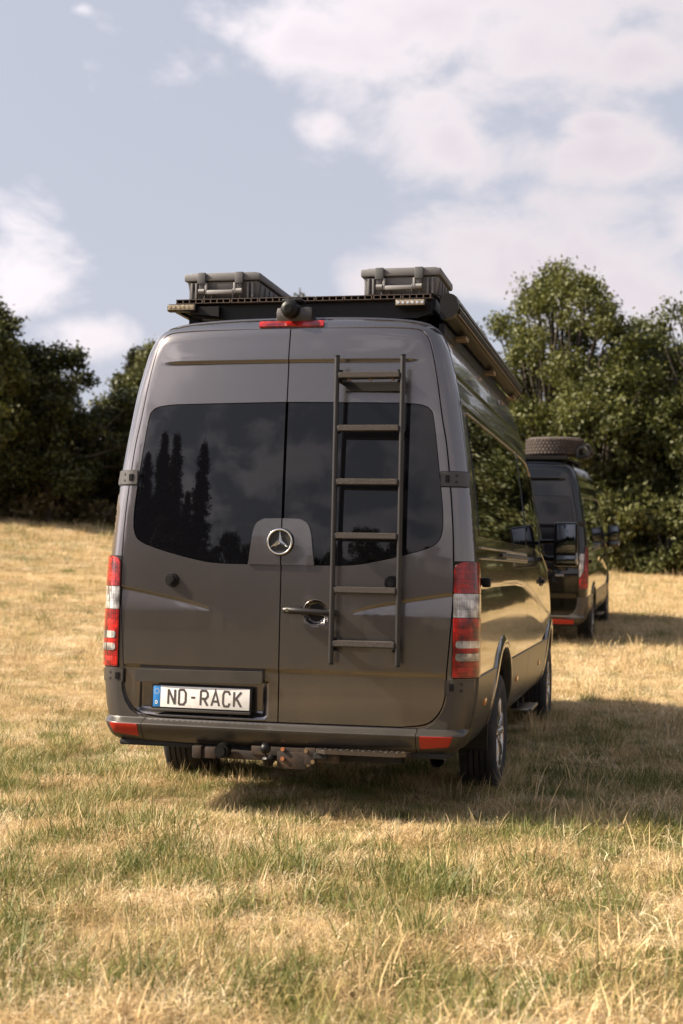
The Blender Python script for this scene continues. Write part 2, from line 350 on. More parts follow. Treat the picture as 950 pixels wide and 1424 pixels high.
def feat(x, z):
    ax = np.abs(x)
    y = .008*(1-ss(z, .760, .777))*ss(.88-ax, 0, .03)                         # groove above the lower door part
    y = y-.009*ss(z, 2.340, 2.352)*ss(.72-ax, 0, .14)*(1-ss(z, 2.36, 2.50))            # fold under the top edge
    # tapered scoops by the lamps
    t = np.clip((ax-.375)/(.86-.375), 0, 1); zt = 1.062+.100*t**.75; zb = 1.062-.012*t
    q = np.clip((z-zb)/np.maximum(zt-zb, .004), 0, 1); w = 1-ss(z, zt, zt+.016)
    y = y+.0075*np.sqrt(t)*q**1.3*w*(ax > .375)
    # number plate recess
    s = np.minimum(ss(x, -.775, -.735)*ss(-x, .055, .09), 1)*ss(z, .520, .556)*(1-ss(z, .712, .716))
    y = y+.032*s
    # handle cup
    d = np.hypot(x-.184, z-1.066); y = y+.030*(1-ss(d, .048, .066))
    return y
_d = np.roll(SIL, -1, 0)-np.roll(SIL, 1, 0); VN = np.stack([_d[:, 1], -_d[:, 0]], 1); VN /= np.maximum(np.linalg.norm(VN, axis=1), 1e-9)[:, None]
VN *= np.where(((SIL+VN*.01-[0, 1.4])**2).sum(1) < ((SIL-[0, 1.4])**2).sum(1), 1, -1)[:, None]
def sil_near(pts):
    best = np.full(len(pts), 1e9); nv = np.zeros((len(pts), 2)); n = len(SIL)
    for i in range(n):
        j = (i+1) % n; a = SIL[i]; ab = SIL[j]-a; L2 = ab@ab
        if L2 < 1e-14: continue
        t = np.clip(((pts-a)@ab)/L2, 0, 1); d = pts-(a+t[:, None]*ab); q = (d**2).sum(1); k = q < best
        best[k] = q[k]; nv[k] = VN[i]*(1-t[k, None])+VN[j]*t[k, None]
    return np.sqrt(best), nv/np.linalg.norm(nv, axis=1)[:, None]
def rear(off=0., f=True):
    def fn(P):
        x, z = P[:, 0], P[:, 1]; h = .0015
        y = Yb(x, z)+(feat(x, z) if f else 0)
        def g(xx, zz): return Yb(xx, zz)+(feat(xx, zz) if f else 0)
        gx = (g(x+h, z)-g(x-h, z))/(2*h); gz = (g(x, z+h)-g(x, z-h))/(2*h)
        near = (np.abs(x) > Wz(np.clip(z, .38, 2.58))-.2) | (z > 2.42) | (z < .6)
        idx = np.where(near)[0]
        if len(idx):
            e, nv = sil_near(P[idx])   # distance to the outline, inward direction
            R = RIM_R; dy = R-np.sqrt(R*R-(R-np.clip(e, 0, R))**2); e = np.clip(e, .0006, R); sl = -(R-e)/np.sqrt(R*R-(R-e)**2+1e-12)*(e < R)
            y[idx] += dy; gx[idx] += sl*nv[:, 0]; gz[idx] += sl*nv[:, 1]
        n = np.stack([gx, -np.ones_like(gx), gz], 1); n /= np.linalg.norm(n, axis=1)[:, None]
        Q = np.stack([x, y, z], 1)+n*off
        return Q, n
    return fn
def y0(z): return Yb(Wz(z), z)+RIM_R
def nose(P):
    x, y, z = P[..., 0], P[..., 1], P[..., 2]
    zm = np.interp(y, _ny, _nz); zz = np.where(z > .95, .95+(z-.95)*(zm-.95)/(2.59-.95), z)
    xx = x*(1-.13*np.clip((y-4.9)/1.15, 0, 1)**2)
    return np.stack([xx, y, zz], -1)
_k2 = catmull([(-1, 2.59), (1, 2.60), (3.3, 2.60), (3.9, 2.53), (4.5, 2.30), (5.0, 1.98), (5.35, 1.62), (5.6, 1.30), (5.9, 1.16), (6.05, 1.0)], 6); _ny, _nz = _k2[:, 0], _k2[:, 1]
def sfeat(y, z):
    # relief of the flank, metres inwards
    d = .010*np.exp(-((z-2.275)/.012)**2)*ss(y, .15, .35)
    d = d-.006*np.exp(-((z-2.135)/.014)**2)*ss(y, .1, .2)
    zl = np.interp(y, [0, 2.2, 2.9, 3.6, 4.3, 4.8], [1.195, 1.205, 1.185, 1.12, 1.03, .95]); zb = zl-.17
    w = ss(4.9-y, 0, 1.2)
    d = d+.022*w*np.clip((z-zb)/(zl-zb), 0, 1)**1.2*(1-ss(z, zl, zl+.022))
    return d
def side(sg=1, off=0., f=True):
    def pos(y, z):
        y = np.where(y < .4, y0(z)+y/.4*(.4-y0(z)), y)      # rearmost column sits on the rounded corner's end
        x = Wz(z)-(sfeat(y, z) if f else 0)+off
        return nose(np.stack([sg*x, y, z], -1))
    def fn(P):
        y, z = P[:, 0], P[:, 1]; h = .003
        
        Q = pos(y, z); a = pos(y+h, z)-pos(y-h, z); b = pos(y, z+h)-pos(y, z-h)
        n = np.cross(a, b)*sg; n /= np.linalg.norm(n, axis=1)[:, None]
        return Q, n
    return fn
US = np.concatenate([[0], np.cumsum(np.linalg.norm(np.diff(HS, axis=0), axis=1))])
def ring(off=0.):
    # (u, y): u arclength from the roof's middle, negative to the left
    def pos(u, y):
        a = np.abs(u); x = np.interp(a, US, HS[:, 0])*np.sign(u+1e-12); z = np.interp(a, US, HS[:, 1])
        return x, z
    def fn(P):
        u, q = P[:, 0], P[:, 1]
        def full(u, q):
            x, z = pos(u, q); ye = Yb(np.abs(x), z)+RIM_R; yy = np.where(q < .4, ye+q/.4*(.4-ye), q)
            return nose(np.stack([x, yy, z], -1))
        h = .006; qq = np.maximum(q, .007)
        a = full(u+h, qq)-full(u-h, qq); b = full(u, qq+h)-full(u, qq-h)
        n = np.cross(b, a); n /= np.linalg.norm(n, axis=1)[:, None]; Q = full(u, q)
        s = np.sign((n*(Q-np.array([0, 0, 1.2])*[1, 0, 1]-np.array([0, 1, 0])*Q)).sum(1)); n *= s[:, None]
        return Q+n*off, n
    return fn
def circ(cy, cz, r, n=40): return np.array([(cy+r*math.cos(2*math.pi*i/n), cz+r*math.sin(2*math.pi*i/n)) for i in range(n)])

RW, FW_ = 1.36, 5.03      # axles
DOOR = [(.0035, .512), (.62, .512), (.745, .530), (.807, .583), (.836, .66), (.842, .76), (.866, 1.10), (.868, 1.32), (.857, 1.56), (.825, 1.88), (.794, 2.057), (.762, 2.26), (.728, 2.42), (.700, 2.478), (.652, 2.508), (.52, 2.516), (.0035, 2.522)]
def door_outline(s):
    a = np.array(DOOR, float)
    sm = catmull(a[1:-1], 4); p = np.vstack([[a[0]], sm, [a[-1]]])
    return p*[s, 1]
WIN = [(0, 2.136), (.60, 2.130), (.690, 2.121), (.738, 2.097), (.760, 2.03), (.800, 1.72), (.816, 1.56), (.812, 1.47), (.785, 1.420), (.72, 1.388), (.56, 1.343), (.40, 1.310), (.28, 1.302), (0, 1.302)]
def win_outline(s, g=0.):
    a = np.array(WIN, float); sm = catmull(a[1:-1], 4); p = np.vstack([[(.0035+g, a[0][1])], sm, [(.0035+g, a[-1][1])]])
    if g:
        c = np.array([.4, 1.72]); p[1:-1] -= (p[1:-1]-c)/np.linalg.norm(p[1:-1]-c, axis=1)[:, None]*g; p[0, 1] -= g; p[-1, 1] += g
    return p*[s, 1]

def wheel(parent, x, y, sg, tyre=TYRE, rear_w=False):
    prof = [(-.100, .205), (-.112, .23), (-.120, .275), (-.117, .315), (-.104, .340), (-.088, .349)]
    for gx in (-.055, -.018, .018, .055): prof += [(gx-.006, .351), (gx-.004, .341), (gx+.004, .341), (gx+.006, .351)]
    prof += [(.088, .349), (.104, .340), (.117, .315), (.120, .275), (.112, .23), (.100, .205)]
    n = 56; V = []; Fc = []
    for i in range(n):
        a = 2*math.pi*i/n
        for (px, pr) in prof: V.append((px, pr*math.cos(a), pr*math.sin(a)))
    k = len(prof)
    for i in range(n):
        for j in range(k-1): Fc.append((i*k+j, ((i+1) % n)*k+j, ((i+1) % n)*k+j+1, i*k+j+1))
    # tread blocks on the shoulders
    w = bpy.data.objects.new('wheel', None); COL.objects.link(w); w.parent = parent; w.location = (x, y, .347); w.scale = (.88, 1, 1)
    t = meshobj('tyre', V, Fc, tyre, w, False); t.data.polygons.foreach_set('use_smooth', [True]*len(t.data.polygons)); t.data.set_sharp_from_angle(angle=.6)
    b = MB()
    for i in range(5):
        a = 2*math.pi*i/5+.3
        d = Vector((0, math.cos(a), math.sin(a))); p = Vector((0, -math.sin(a), math.cos(a)))
        for s_ in (-1, 1):
            b.tube([Vector((sg*.075, 0, 0))+d*.045+p*.02*s_, Vector((sg*.095, 0, 0))+d*.11+p*.028*s_, Vector((sg*.088, 0, 0))+d*.195+p*.045*s_], [.020, .017, .019], 8)
    b.cyl((sg*.02, 0, 0), (sg*.092, 0, 0), .062, .050, 20)
    for i in range(6):
        a = 2*math.pi*i/6; b.cyl((sg*.05, .045*math.cos(a), .045*math.sin(a)), (sg*.10, .045*math.cos(a), .045*math.sin(a)), .008, n=6)
    b.build('rim', RIM, w, 35)
    # barrel
    V = []; Fc = []; pr = [(-.10, .206), (-.085, .192), (.06, .180), (.085, .196), (.103, .212), (.108, .200), (.09, .190)]
    for i in range(40):
        a = 2*math.pi*i/40
        for (q, r) in pr: V.append((sg*q, r*math.cos(a), r*math.sin(a)))
    for i in range(40):
        for j in range(len(pr)-1): Fc.append((i*7+j, ((i+1) % 40)*7+j, ((i+1) % 40)*7+j+1, i*7+j+1))
    meshobj('rim_barrel', V, Fc, RIM, w, True)
    MB().cyl((sg*-.05, 0, 0), (sg*.0, 0, 0), .175, n=28).build('brake_disc', DARK, w)
    return w

def van(root, P, K=1., second=False):
    """van along +Y, rear face at y=0; P body paint; K grid coarseness"""
    E = lambda n: None
    # dark inner shell so gaps read black
    sh = ring(-.035)
    ang = np.concatenate([np.linspace(US[-1]-.12, 0, 90), -np.linspace(0, US[-1]-.12, 90)[1:]])
    ys = np.concatenate([[0.0], np.linspace(.25, 6.0, 60)]); holes = []
    G = np.array([(u, y) for y in ys for u in ang]); Q, _ = sh(G); Q[:len(ang), 1] += .02
    n = len(ang); Fc = []
    for i in range(len(ys)-1):
        for j in range(n-1):
            q = Q[[i*n+j, i*n+j+1, (i+1)*n+j]].mean(0)
            if q[2] < .86 and abs(q[0]) > .7 and min(abs(q[1]-RW), abs(q[1]-FW_)) < .50 and math.hypot(min(abs(q[1]-RW), abs(q[1]-FW_)), q[2]-.36) < .53: continue
            Fc.append((i*n+j, i*n+j+1, (i+1)*n+j+1, (i+1)*n+j))
    meshobj('inner_shell', Q, Fc, DARK, root)
    cp = SIL*[.955, 1]; cp[:, 1] = np.clip(cp[:, 1], .40, 2.55)
    back = [(x, float(Yb(x, z))+.055, z) for x, z in cp]+[(0, .07, 1.4)]
    m = len(cp); meshobj('inner_bulkhead', back, [(i, (i+1) % m, m) for i in range(m)], DARK, root)
    fl = MB().box((0, 3.0, .46), (1.30, 5.9, .10)).box((0, .45, .47), (1.8, .75, .08)).box((0, 3.2, .44), (1.78, 2.6, .06))
    for yy in (RW, FW_): fl.cyl((-.75, yy, .347), (.75, yy, .347), .055, n=12)
    fl.sph((0, RW, .347), .14).cyl((-.45, .6, .38), (-.45, 5.5, .38), .04, n=8).cyl((.30, 1.9, .37), (.30, 5.2, .37), .045, n=8)
    for s in (-1, 1):
        for yy in (RW, FW_): fl.box((s*.70, yy, .62), (.03, 1.04, .50))
    fl.build('underbody', DARK, root)
    # --- rear frame round the doors
    op = np.vstack([door_outline(1)[1:-1], door_outline(-1)[1:-1][::-1]])
    c = np.array([0, 1.5]); op = op+(op-c)/np.linalg.norm(op-c, axis=1)[:, None]*.0075
    rings_ = []
    for e in (.0008, .003, .007, .014, .025, .04, .06, .085):
        d = SIL; t = np.roll(d, -1, 0)-np.roll(d, 1, 0); nrm = np.stack([t[:, 1], -t[:, 0]], 1); nrm /= np.linalg.norm(nrm, axis=1)[:, None]
        sg_ = 1 if inside((d+nrm*.01)[10:11], SIL)[0] else -1
        rings_.append(d+sg_*nrm*e)
    ringp = resample(np.array(SIL), .03)
    ex = np.vstack(rings_)
    panel('rear_frame', SIL, [op], rear(), .03*K, P, root, .03, extra=(ex, lambda g: segdist(g, SIL) > .1))
    # --- doors
    def ztop(ax): return 1.062+.100*np.clip((ax-.375)/(.86-.375), 0, 1)**.75
    for s in (1, -1):
        ea = np.linspace(.36, .862, 80); exd = np.array([(s*a, float(ztop(a))+dz) for a in ea for dz in (-.040, -.026, -.014, -.006, 0, .004, .008, .012, .016, .024)])
        d = panel('rear_door', door_outline(s), [win_outline(s)], rear(), (.016*K, .0095*K), P, root, .03, extra=None if second else (exd, lambda g: ~((np.abs(g[:, 0]) > .355) & (g[:, 1] > ztop(np.abs(g[:, 0]))-.046) & (g[:, 1] < ztop(np.abs(g[:, 0]))+.030))))
        panel('rear_window', win_outline(s, .004), [], rear(-.003, False), .04*K, GLASS, d, .012)
    # --- flanks
    for s in (1, -1):
        ah = circ(RW, .36, .475); fh = circ(FW_, .36, .475); F2 = side(s)
        zt = 2.395
        panel('side_panel', [(.0, .768), (2.945, .768), (2.945, zt), (.0, zt)], [], lambda A: F2(A), (.07*K, .018*K) if s == 1 else .06, P, root, .015) if False else None
        def cut(outer, hole, name, mt, off, parent=root, stp=(.07, .018), f=True, thick=.015):
            o = np.array(outer, float); o = resample(o, .05)
            # carve a wheel arch out of the outline by pushing its points up round the circle
            if hole is not None:
                cy, cz, r = hole; q = []
                for p in o:
                    d = math.hypot(p[0]-cy, p[1]-cz)
                    if d < r and p[1] < cz+r*.95:
                        q.append((p[0], cz+math.sqrt(max(r*r-(p[0]-cy)**2, 0))))
                    else: q.append(tuple(p))
                o = np.array(q)
            return panel(name, o, [], side(s, off, f), (stp[0]*K, stp[1]*K), mt, parent, thick)
        S1 = (.06, .009) if s == 1 else (.09, .03)
        # the rear quarter has a column at the rounded corner
        def qfn(Pp, g=F2): return g(Pp)
        q = cut([(0.0, .762), (2.945, .762), (2.945, zt), (0.0, zt)], (RW, .36, .50), 'rear_quarter_panel', P, 0., stp=(S1[0], S1[1]*(2 if second else 1)))
        sd = cut([(2.952, .762), (4.13, .762), (4.13, zt), (2.952, zt)], None, 'sliding_door' if s == 1 else 'side_wall', P, 0., stp=(S1[0], S1[1]*(2 if second else 1)))
        fd = cut([(4.137, .762), (5.02, .90), (5.10, 1.3), (5.0, zt), (4.137, zt)], (FW_, .36, .55), 'front_door', P, 0., stp=(S1[0], S1[1]*(2 if second else 1)))
        ff = cut([(5.027, .90), (6.04, .76), (6.04, zt), (5.007, zt), (5.107, 1.3)], (FW_, .36, .55), 'front_wing', P, 0., stp=(S1[0], S1[1]*(2 if second else 1)))
        # plastic lower flanks
        for (a, b, nm, hh) in ((.0, 2.945, 'side_cladding', (RW, .36, .49)), (2.952, 4.13, 'side_cladding', None), (4.137, 6.02, 'side_cladding', (FW_, .36, .49))):
            pts = [(a, .405), (b, .405), (b, .756), (a, .756)]
            if hh:
                cy = hh[0]; pts = [(a, .405), (cy-.49, .405), (cy-.30, .40), (cy, .40), (cy+.30, .40), (cy+.49, .405), (b, .405), (b, .756), (a, .756)]
                r = .49
                arc = [(cy-r*math.cos(t), .36+r*math.sin(t)) for t in np.linspace(.09, math.pi-.09, 26)]
                arc = [(p, min(zz, 5)) for p, zz in arc]
                left = [p for p in arc if p[0] < cy and p[1] < .754]; right = [p for p in arc if p[0] > cy and p[1] < .754]
                o1 = [(a, .405)]+left+[(left[-1][0], .756), (a, .756)]
                o2 = [(b, .405), (b, .756), (right[0][0], .756)]+right
                for oo in (o1, o2[::-1]): panel(nm, resample(np.array(oo), .06), [], side(s, .010, False), (.06*K, .03*K), CLAD, root, .03)
            else:
                panel(nm, resample(np.array(pts), .06), [], side(s, .010, False), (.06*K, .03*K), CLAD, root, .03)
        # sill strip under the cladding line
        # wheel arch flares
        for cy in (RW, FW_):
            V = []; prof = [(.485, -.06), (.480, .006), (.490, .016), (.510, .020), (.535, .016), (.562, .002), (.572, -.012)]
            AA = np.linspace(math.radians(4), math.radians(176), 44)
            for t in AA:
                for (r, o) in prof:
                    y_, z_ = cy+r*math.cos(t), .36+r*math.sin(t); w = float(Wz(z_))+o*(1 if z_ > .45 else 1)
                    V.append(nose(np.array([s*w, y_, z_])))
            k = len(prof); Fc = [(i*k+j, (i+1)*k+j, (i+1)*k+j+1, i*k+j+1) for i in range(len(AA)-1) for j in range(k-1)]
            o = meshobj('wheel_arch', V, Fc, P, root, True)
        # windows on the flank
        for (a, b) in ((.245, 2.90), (3.0, 4.05)):
            gl = rpoly([(a, 1.462), (b, 1.462), (b, 2.085), (a, 2.085)], .06)
            panel('side_window', gl, [], side(s, .004, False), (.08*K, .04*K), GLASS, root, .01)
            # thin bright-edged seal along the top
            ed = np.array([(y_, 2.098) for y_ in np.linspace(a+.02, b-.02, 24)]); Q, n_ = side(s, .006, False)(ed)
            MB().tube([tuple(p) for p in Q], .006, 6).build('window_trim', ALU if s == 1 else BLACK, root, 60)
        wf = rpoly([(4.2, 1.50), (5.02, 1.50), (4.92, 1.95), (4.55, 2.15), (4.2, 2.15)], .05)
        panel('front_door_window', wf, [], side(s, .004, False), (.08*K, .04*K), GLASS, root, .01)
        # sliding door rail
        if s == 1:
            for zz, rr, mt, nm, ya, yb in ((1.408, .006, ALU, 'rail_trim', .26, 2.90), (1.352, .005, ALU, 'rail_trim', .20, 2.92), (1.38, .012, BLACK, 'door_rail', 1.3, 2.93), (1.398, .007, ALU, 'rail_trim', 1.55, 2.93), (1.364, .007, ALU, 'rail_trim', 1.55, 2.93)):
                ed = np.array([(y_, zz) for y_ in np.linspace(ya, yb, 24)]); Q, n_ = side(s, .003, False)(ed)
                MB().tube([tuple(p) for p in Q], rr, 6).build(nm, mt, root, 60)
            MB().box((1.0, .36, 1.232), (.045, .06, .050), .012).cyl((1.01, .33, 1.232), (1.01, .325, 1.232), .012).build('door_stop', BLACK, root, 40)
            MB().box((.985, 4.12, 1.22), (.05, .20, .035), .012).box((.97, 4.12, 1.22), (.03, .26, .075), .012).build('door_handle', BLACK, root, 40)
            # step below the sliding door
            MB().box((.93, 3.30, .33), (.14, .50, .020), .006).cyl((1.0, 3.05, .33), (1.0, 3.55, .33), .013, n=10).build('side_step', ALU, root, 40)
            for yy in (3.12, 3.48): MB().box((.80, yy, .36), (.22, .03, .05), .004).build('step_bracket', BLACK, root)
        # amber side markers
        for yy in (.50, 2.2, 3.9):
            MB().box((s*float(Wz(.61))+s*.012, yy, .61), (.012, .085, .035), .005).build('side_marker', AMBER, root, 40)
        # outside mirror
        mb = bpy.data.objects.new('wing_mirror', None); COL.objects.link(mb); mb.parent = root; mb.location = (s*(1.13 if not second else 1.09), 4.62, 1.52)
        MB().box((0, .05, 0), (.195, .09, .36), .035).build('mirror_housing', BLACK, mb, 50)
        MB().box((0, .002, .045), (.155, .012, .235), .005).build('mirror_glass', MIRROR, mb, 50)
        MB().box((0, .002, -.125), (.155, .012, .07), .005).build('wide_angle_glass', MIRROR, mb, 50)
        MB().tube([(-s*.06, .05, -.12), (-s*.14, .07, -.12), (-s*.2, .10, -.10)], .022, 8).tube([(-s*.06, .05, .02), (-s*.14, .07, .02), (-s*.22, .1, .02)], .018, 8).build('mirror_arm', BLACK, mb, 50)
        MB().box((s*.075, .06, -.11), (.045, .10, .10), .014).build('indicator', CLEAR, mb, 50)
        for yy in (RW, FW_): wheel(root, s*.878, yy, s)
        # mud flap / inner liner
        MB().box((s*.84, RW-.50, .42), (.24, .02, .22), .005).build('mud_flap', BLACK, root)
    # roof skin between the flanks, rearwards edge on the rounded corner
    ur = float(np.interp(-2.395, -HS[:, 1], US))
    panel('roof', [(-ur, 0.0), (ur, 0.0), (ur, 4.3), (-ur, 4.3)], [], ring(), (.05, .12*K), P, root, .02)
    panel('windscreen', [(-ur, 4.31), (ur, 4.31), (ur, 5.35), (-ur, 5.35)], [], ring(), (.08, .12*K), GLASS, root, .02)
    panel('bonnet', [(-ur, 5.36), (ur, 5.36), (ur, 6.04), (-ur, 6.04)], [], ring(), (.08, .12*K), P, root, .02)
    fr = nose(np.stack([SIL[:, 0], np.full(len(SIL), 6.03), SIL[:, 1]], 1)); fr2 = fr*[.9, 1, 1]+[0, .10, 0]; fr2[:, 2] = .5+(fr2[:, 2]-.5)*.92
    m = len(fr); V = list(fr)+list(fr2)+[(0, 6.15, .75)]
    meshobj('nose', V, [(i, (i+1) % m, m+(i+1) % m, m+i) for i in range(m)]+[(m+i, m+(i+1) % m, 2*m) for i in range(m)], P, root, True)
    g = MB()
    for k in range(4): g.box((0, 6.155, .72+k*.07), (.9, .02, .03), .006)
    g.build('grille', BLACK, root)
    for s in (-1, 1): MB().box((s*.62, 6.12, .86), (.30, .06, .20), .03).build('headlight', CLEAR, root, 40)
    MB().box((0, 6.14, .48), (1.6, .10, .20), .04).build('front_bumper', CLAD, root, 40)

    # --- rear bumper in three pieces
    def bump(P_):
        Q, n = rear(0, False)(P_); x, z = P_[:, 0], P_[:, 1]
        zt = .505
        sh_ = ss(zt-z, 0, .028)*(.052+.012*ss(z, .39, .49)); Q = Q.copy(); Q[:, 1] -= sh_+.010
        h = .002
        def yy(x_, z_):
            return ss(zt-z_, 0, .028)*(.052+.012*ss(z_, .39, .49))
        gz = -(yy(x, z+h)-yy(x, z-h))/(2*h); n = n*(1/np.maximum(-n[:, 1:2], .05)); n = n.copy(); n[:, 2] += gz; n /= np.linalg.norm(n, axis=1)[:, None]
        return Q, n
    panel('bumper_centre', rpoly([(-.708, .388), (.708, .388), (.708, .5045), (-.708, .5045)], .008, 2), [], bump, (.03*K, .007*K), CLAD, root, .05)
    for s in (1, -1):
        k = [p for p in HS if p[1] <= .752 and p[0] > .86]; k = [tuple(p) for p in k]
        inn = [(.712, .388), (.712, .5045), (.752, .5125), (.795, .540), (.828, .585), (.8475, .64), (.8525, .70), (.8525, .752)]
        o = np.array(inn+[(Wz(.752), .752)]+k)*[s, 1]
        def bf(P_):
            Q, n = bump(P_); e = segdist(P_, SIL)
            back = (1-ss(e, 0, .05))*.0
            return Q, n
        cex = np.vstack([r for r in rings_]); cex = cex[(cex[:, 1] < .75)]
        panel('bumper_corner', o, [], bf, (.016*K, .008*K), CLAD, root, .02, extra=(cex, lambda g: segdist(g, SIL) > .04))
        if not second:
            # rear reflector in the corner
            rf = rpoly([(s*.730, .412), (s*.730, .476), (s*.893, .476), (s*.868, .424)], .006, 2)
            panel('reflector', rf, [], lambda A: (lambda q: (q[0]+np.array([0, -.006, 0]), q[1]))(bump(A)), .03, REDP, root, .01)
    low = MB().box((0, .10, .375), (1.70, .16, .03), .01)
    low.build('bumper_valance', DARK, root)

def arcpath(xg, z, off, n=60):
    """plan curve at height z from x=xg round the corner onto the flank"""
    w = float(Wz(z)); xs = np.concatenate([np.linspace(xg, w-.12, 8), w-.12*(1-np.sin(np.linspace(0, math.pi/2, 30)[1:]))]) if xg < w-.12 else xg+(w-xg)*np.sin(np.linspace(0, math.pi/2, 34))
    P = np.stack([xs, np.full_like(xs, z)], 1); P[:, 0] = np.minimum(P[:, 0], w-.0006)
    Q, N = rear(off, False)(P)
    ye = Q[-1, 1]; yy = np.linspace(ye+.02, ye+.6, 20)
    Q2 = np.stack([np.full(20, w+off), yy, np.full(20, z)], 1); Q = np.vstack([Q, Q2]); N = np.vstack([N, np.tile([1, 0, 0], (20, 1))])
    t = np.concatenate([[0], np.cumsum(np.linalg.norm(np.diff(Q, axis=0), axis=1))]); return t, Q, N
def wrap(s, xg=.871, off=.012):
    zs = np.linspace(.70, 1.45, 26); tab = [arcpath(xg, z, off) for z in zs]; tt = np.linspace(0, .5, 80)
    QQ = np.array([[np.interp(tt, t, Q[:, i]) for i in range(3)] for t, Q, N in tab]); NN = np.array([[np.interp(tt, t, N[:, i]) for i in range(3)] for t, Q, N in tab])
    def fn(P):
        t, z = P[:, 0], P[:, 1]; a = np.clip((t/.5)*79, 0, 78.999); i = a.astype(int); fa = a-i; b = np.clip((z-.70)/.75*25, 0, 24.999); j = b.astype(int); fb = b-j
        def L(T, k): return (T[j, k, i]*(1-fa)+T[j, k, i+1]*fa)*(1-fb)+(T[j+1, k, i]*(1-fa)+T[j+1, k, i+1]*fa)*fb
        Q = np.stack([L(QQ, k) for k in range(3)], 1); N = np.stack([L(NN, k) for k in range(3)], 1); N /= np.linalg.norm(N, axis=1)[:, None]
        Q[:, 0] *= s; N[:, 0] *= s; return Q, N
    return fn

def taillight(root, s):
    T = .235
    e = bpy.data.objects.new('tail_light', None); COL.objects.link(e); e.parent = root
    fn = wrap(s); fb = wrap(s, .871, .004)
    def slab(z0, z1, mt, nm, t0=.004, t1=T, r=.006, f=fn, th=.014, top=None):
        o = [(t0, z0), (t1, z0), (t1, z1), (t0, z1)] if top is None else [(t0, z0), (t1, z0), (t1, z1), (t0+.05, z1), (t0+.012, z1-.012), (t0, z1-.035)]
        return panel(nm, rpoly(o, r, 3), [], f, .014, mt, e, th)
    slab(.755, 1.336, BLACK, 'lamp_housing', -.002, T+.003, .01, fb, .01)
    slab(1.178, 1.332, RED, 'red_lens', top=1); slab(1.058, 1.175, CLEAR, 'clear_lens'); slab(.762, 1.055, RED, 'red_lens')
    f2 = wrap(s, .871, .0155)
    for z in (.925, .862): slab(z-.018, z+.018, CLEAR, 'white_lens', .018, .19, .016, f2, .004)
    # bulbs / reflector cups seen as brighter red cells
    for z, h in ((1.215, .022), (1.24, .010), (.99, .022), (.80, .024)): slab(z-h/2, z+h/2, REDP, 'inner_reflector', .03, .085, .005, wrap(s, .871, .0135), .002)
    return e

# ================================================================== the grey van
V1 = thing('camper_van', 'brown-grey high-roof camper van seen from behind, ladder and white number plate on its doors', 'van')
van(V1, PAINT)
for s in (1, -1): taillight(V1, s)
def at_rear(x, z, off=0.):
    Q, n = rear(off)(np.array([[x, z]])); return Vector(Q[0]), Vector(n[0])
# hinges
for s in (1, -1):
    for (x, z, w, h) in ((.862, 1.745, .125, .072), (.905, .714, .125, .066)):
        fnr = rear(.010, False)
        o = rpoly([(s*(x-w/2), z-h/2), (s*(x+w/2), z-h/2), (s*(x+w/2), z+h/2), (s*(x-w/2), z+h/2)], .008, 2)
        hg = panel('door_hinge', o, [], fnr, .012, CLAD, V1, .02)
        for dz in (-.016, .016):
            for dx in (.010,):
                p, n = at_rear(s*(x+dx), z+dz, .011); MB().cyl(p-n*.002, p+n*.0015, .0075, n=12).build('hinge_screw', SEAL, hg)
        p, n = at_rear(s*(x-.030), z, .012); MB().box(p, (.022, .01, .036), .003).build('hinge_knuckle', BLACK, hg)
        fnr2 = rear(.005, False); o2 = rpoly([(s*(x-w/2-.004), z-h/2-.006), (s*(x+w/2+.003), z-h/2-.006), (s*(x+w/2+.003), z+h/2+.004), (s*(x-w/2-.004), z+h/2+.004)], .008, 2)
        panel('hinge_gasket', o2, [], fnr2, .012, SEAL, V1, .01)
# emblem panel (spans the gap in two halves) and star
for s in (1, -1):
    o = [(s*.0035, 1.302), (s*.0035, 1.537), (s*.095, 1.535), (s*.135, 1.515), (s*.152, 1.47), (s*.172, 1.302)]
    panel('emblem_panel', rpoly(o, [0, 0, .01, .02, .03, 0], 3), [], rear(.012, False), .012, PAINT, V1, .015)
E_ = bpy.data.objects.new('star_emblem', None); COL.objects.link(E_); E_.parent = V1
pe, ne = at_rear(-.004, 1.418, .016); rq = Vector((0, 0, 1)); E_.location = pe; E_.rotation_euler = (math.atan2(-ne.z, -ne.y)*-1*-1, 0, 0) if False else (0, 0, 0)
MB().cyl((0, .004, 0), (0, -.006, 0), .071, n=48).build('emblem_dish', SEAL, E_, 40)
def torus(R, r, y, n=64, k=10):
    V = []; Fc = []
    for i in range(n):
        a = 2*math.pi*i/n
        for j in range(k):
            b = 2*math.pi*j/k; V.append(((R+r*math.cos(b))*math.cos(a), y+r*math.sin(b), (R+r*math.cos(b))*math.sin(a)))
    for i in range(n):
        for j in range(k): Fc.append((i*k+j, ((i+1) % n)*k+j, ((i+1) % n)*k+(j+1) % k, i*k+(j+1) % k))
    return V, Fc
v, f = torus(.062, .0052, -.010); meshobj('emblem_ring', v, f, CHROME, E_, True)
V = []; Fc = []
for k in range(3):
    a = math.pi/2+k*2*math.pi/3; t = (.060*math.cos(a), -.012, .060*math.sin(a)); b = len(V)
    l = (.0125*math.cos(a+math.pi/3), -.008, .0125*math.sin(a+math.pi/3)); r = (.0125*math.cos(a-math.pi/3), -.008, .0125*math.sin(a-math.pi/3))
    V += [t, l, r, (0, -.020, 0)]; Fc += [(b, b+1, b+3), (b, b+3, b+2)]
meshobj('emblem_star', V, Fc, CHROME, E_)
# knobs on the doors
for x, z in ((-.582, 1.214), (.566, 1.222)):
    p, n = at_rear(x, z); MB().cyl(p, p+n*.018, .037, .033, 24).cyl(p+n*.018, p+n*.034, .026, .022, 24).cyl(p+n*.034, p+n*.037, .013, n=16).build('door_buffer', BLACK, V1, 40)
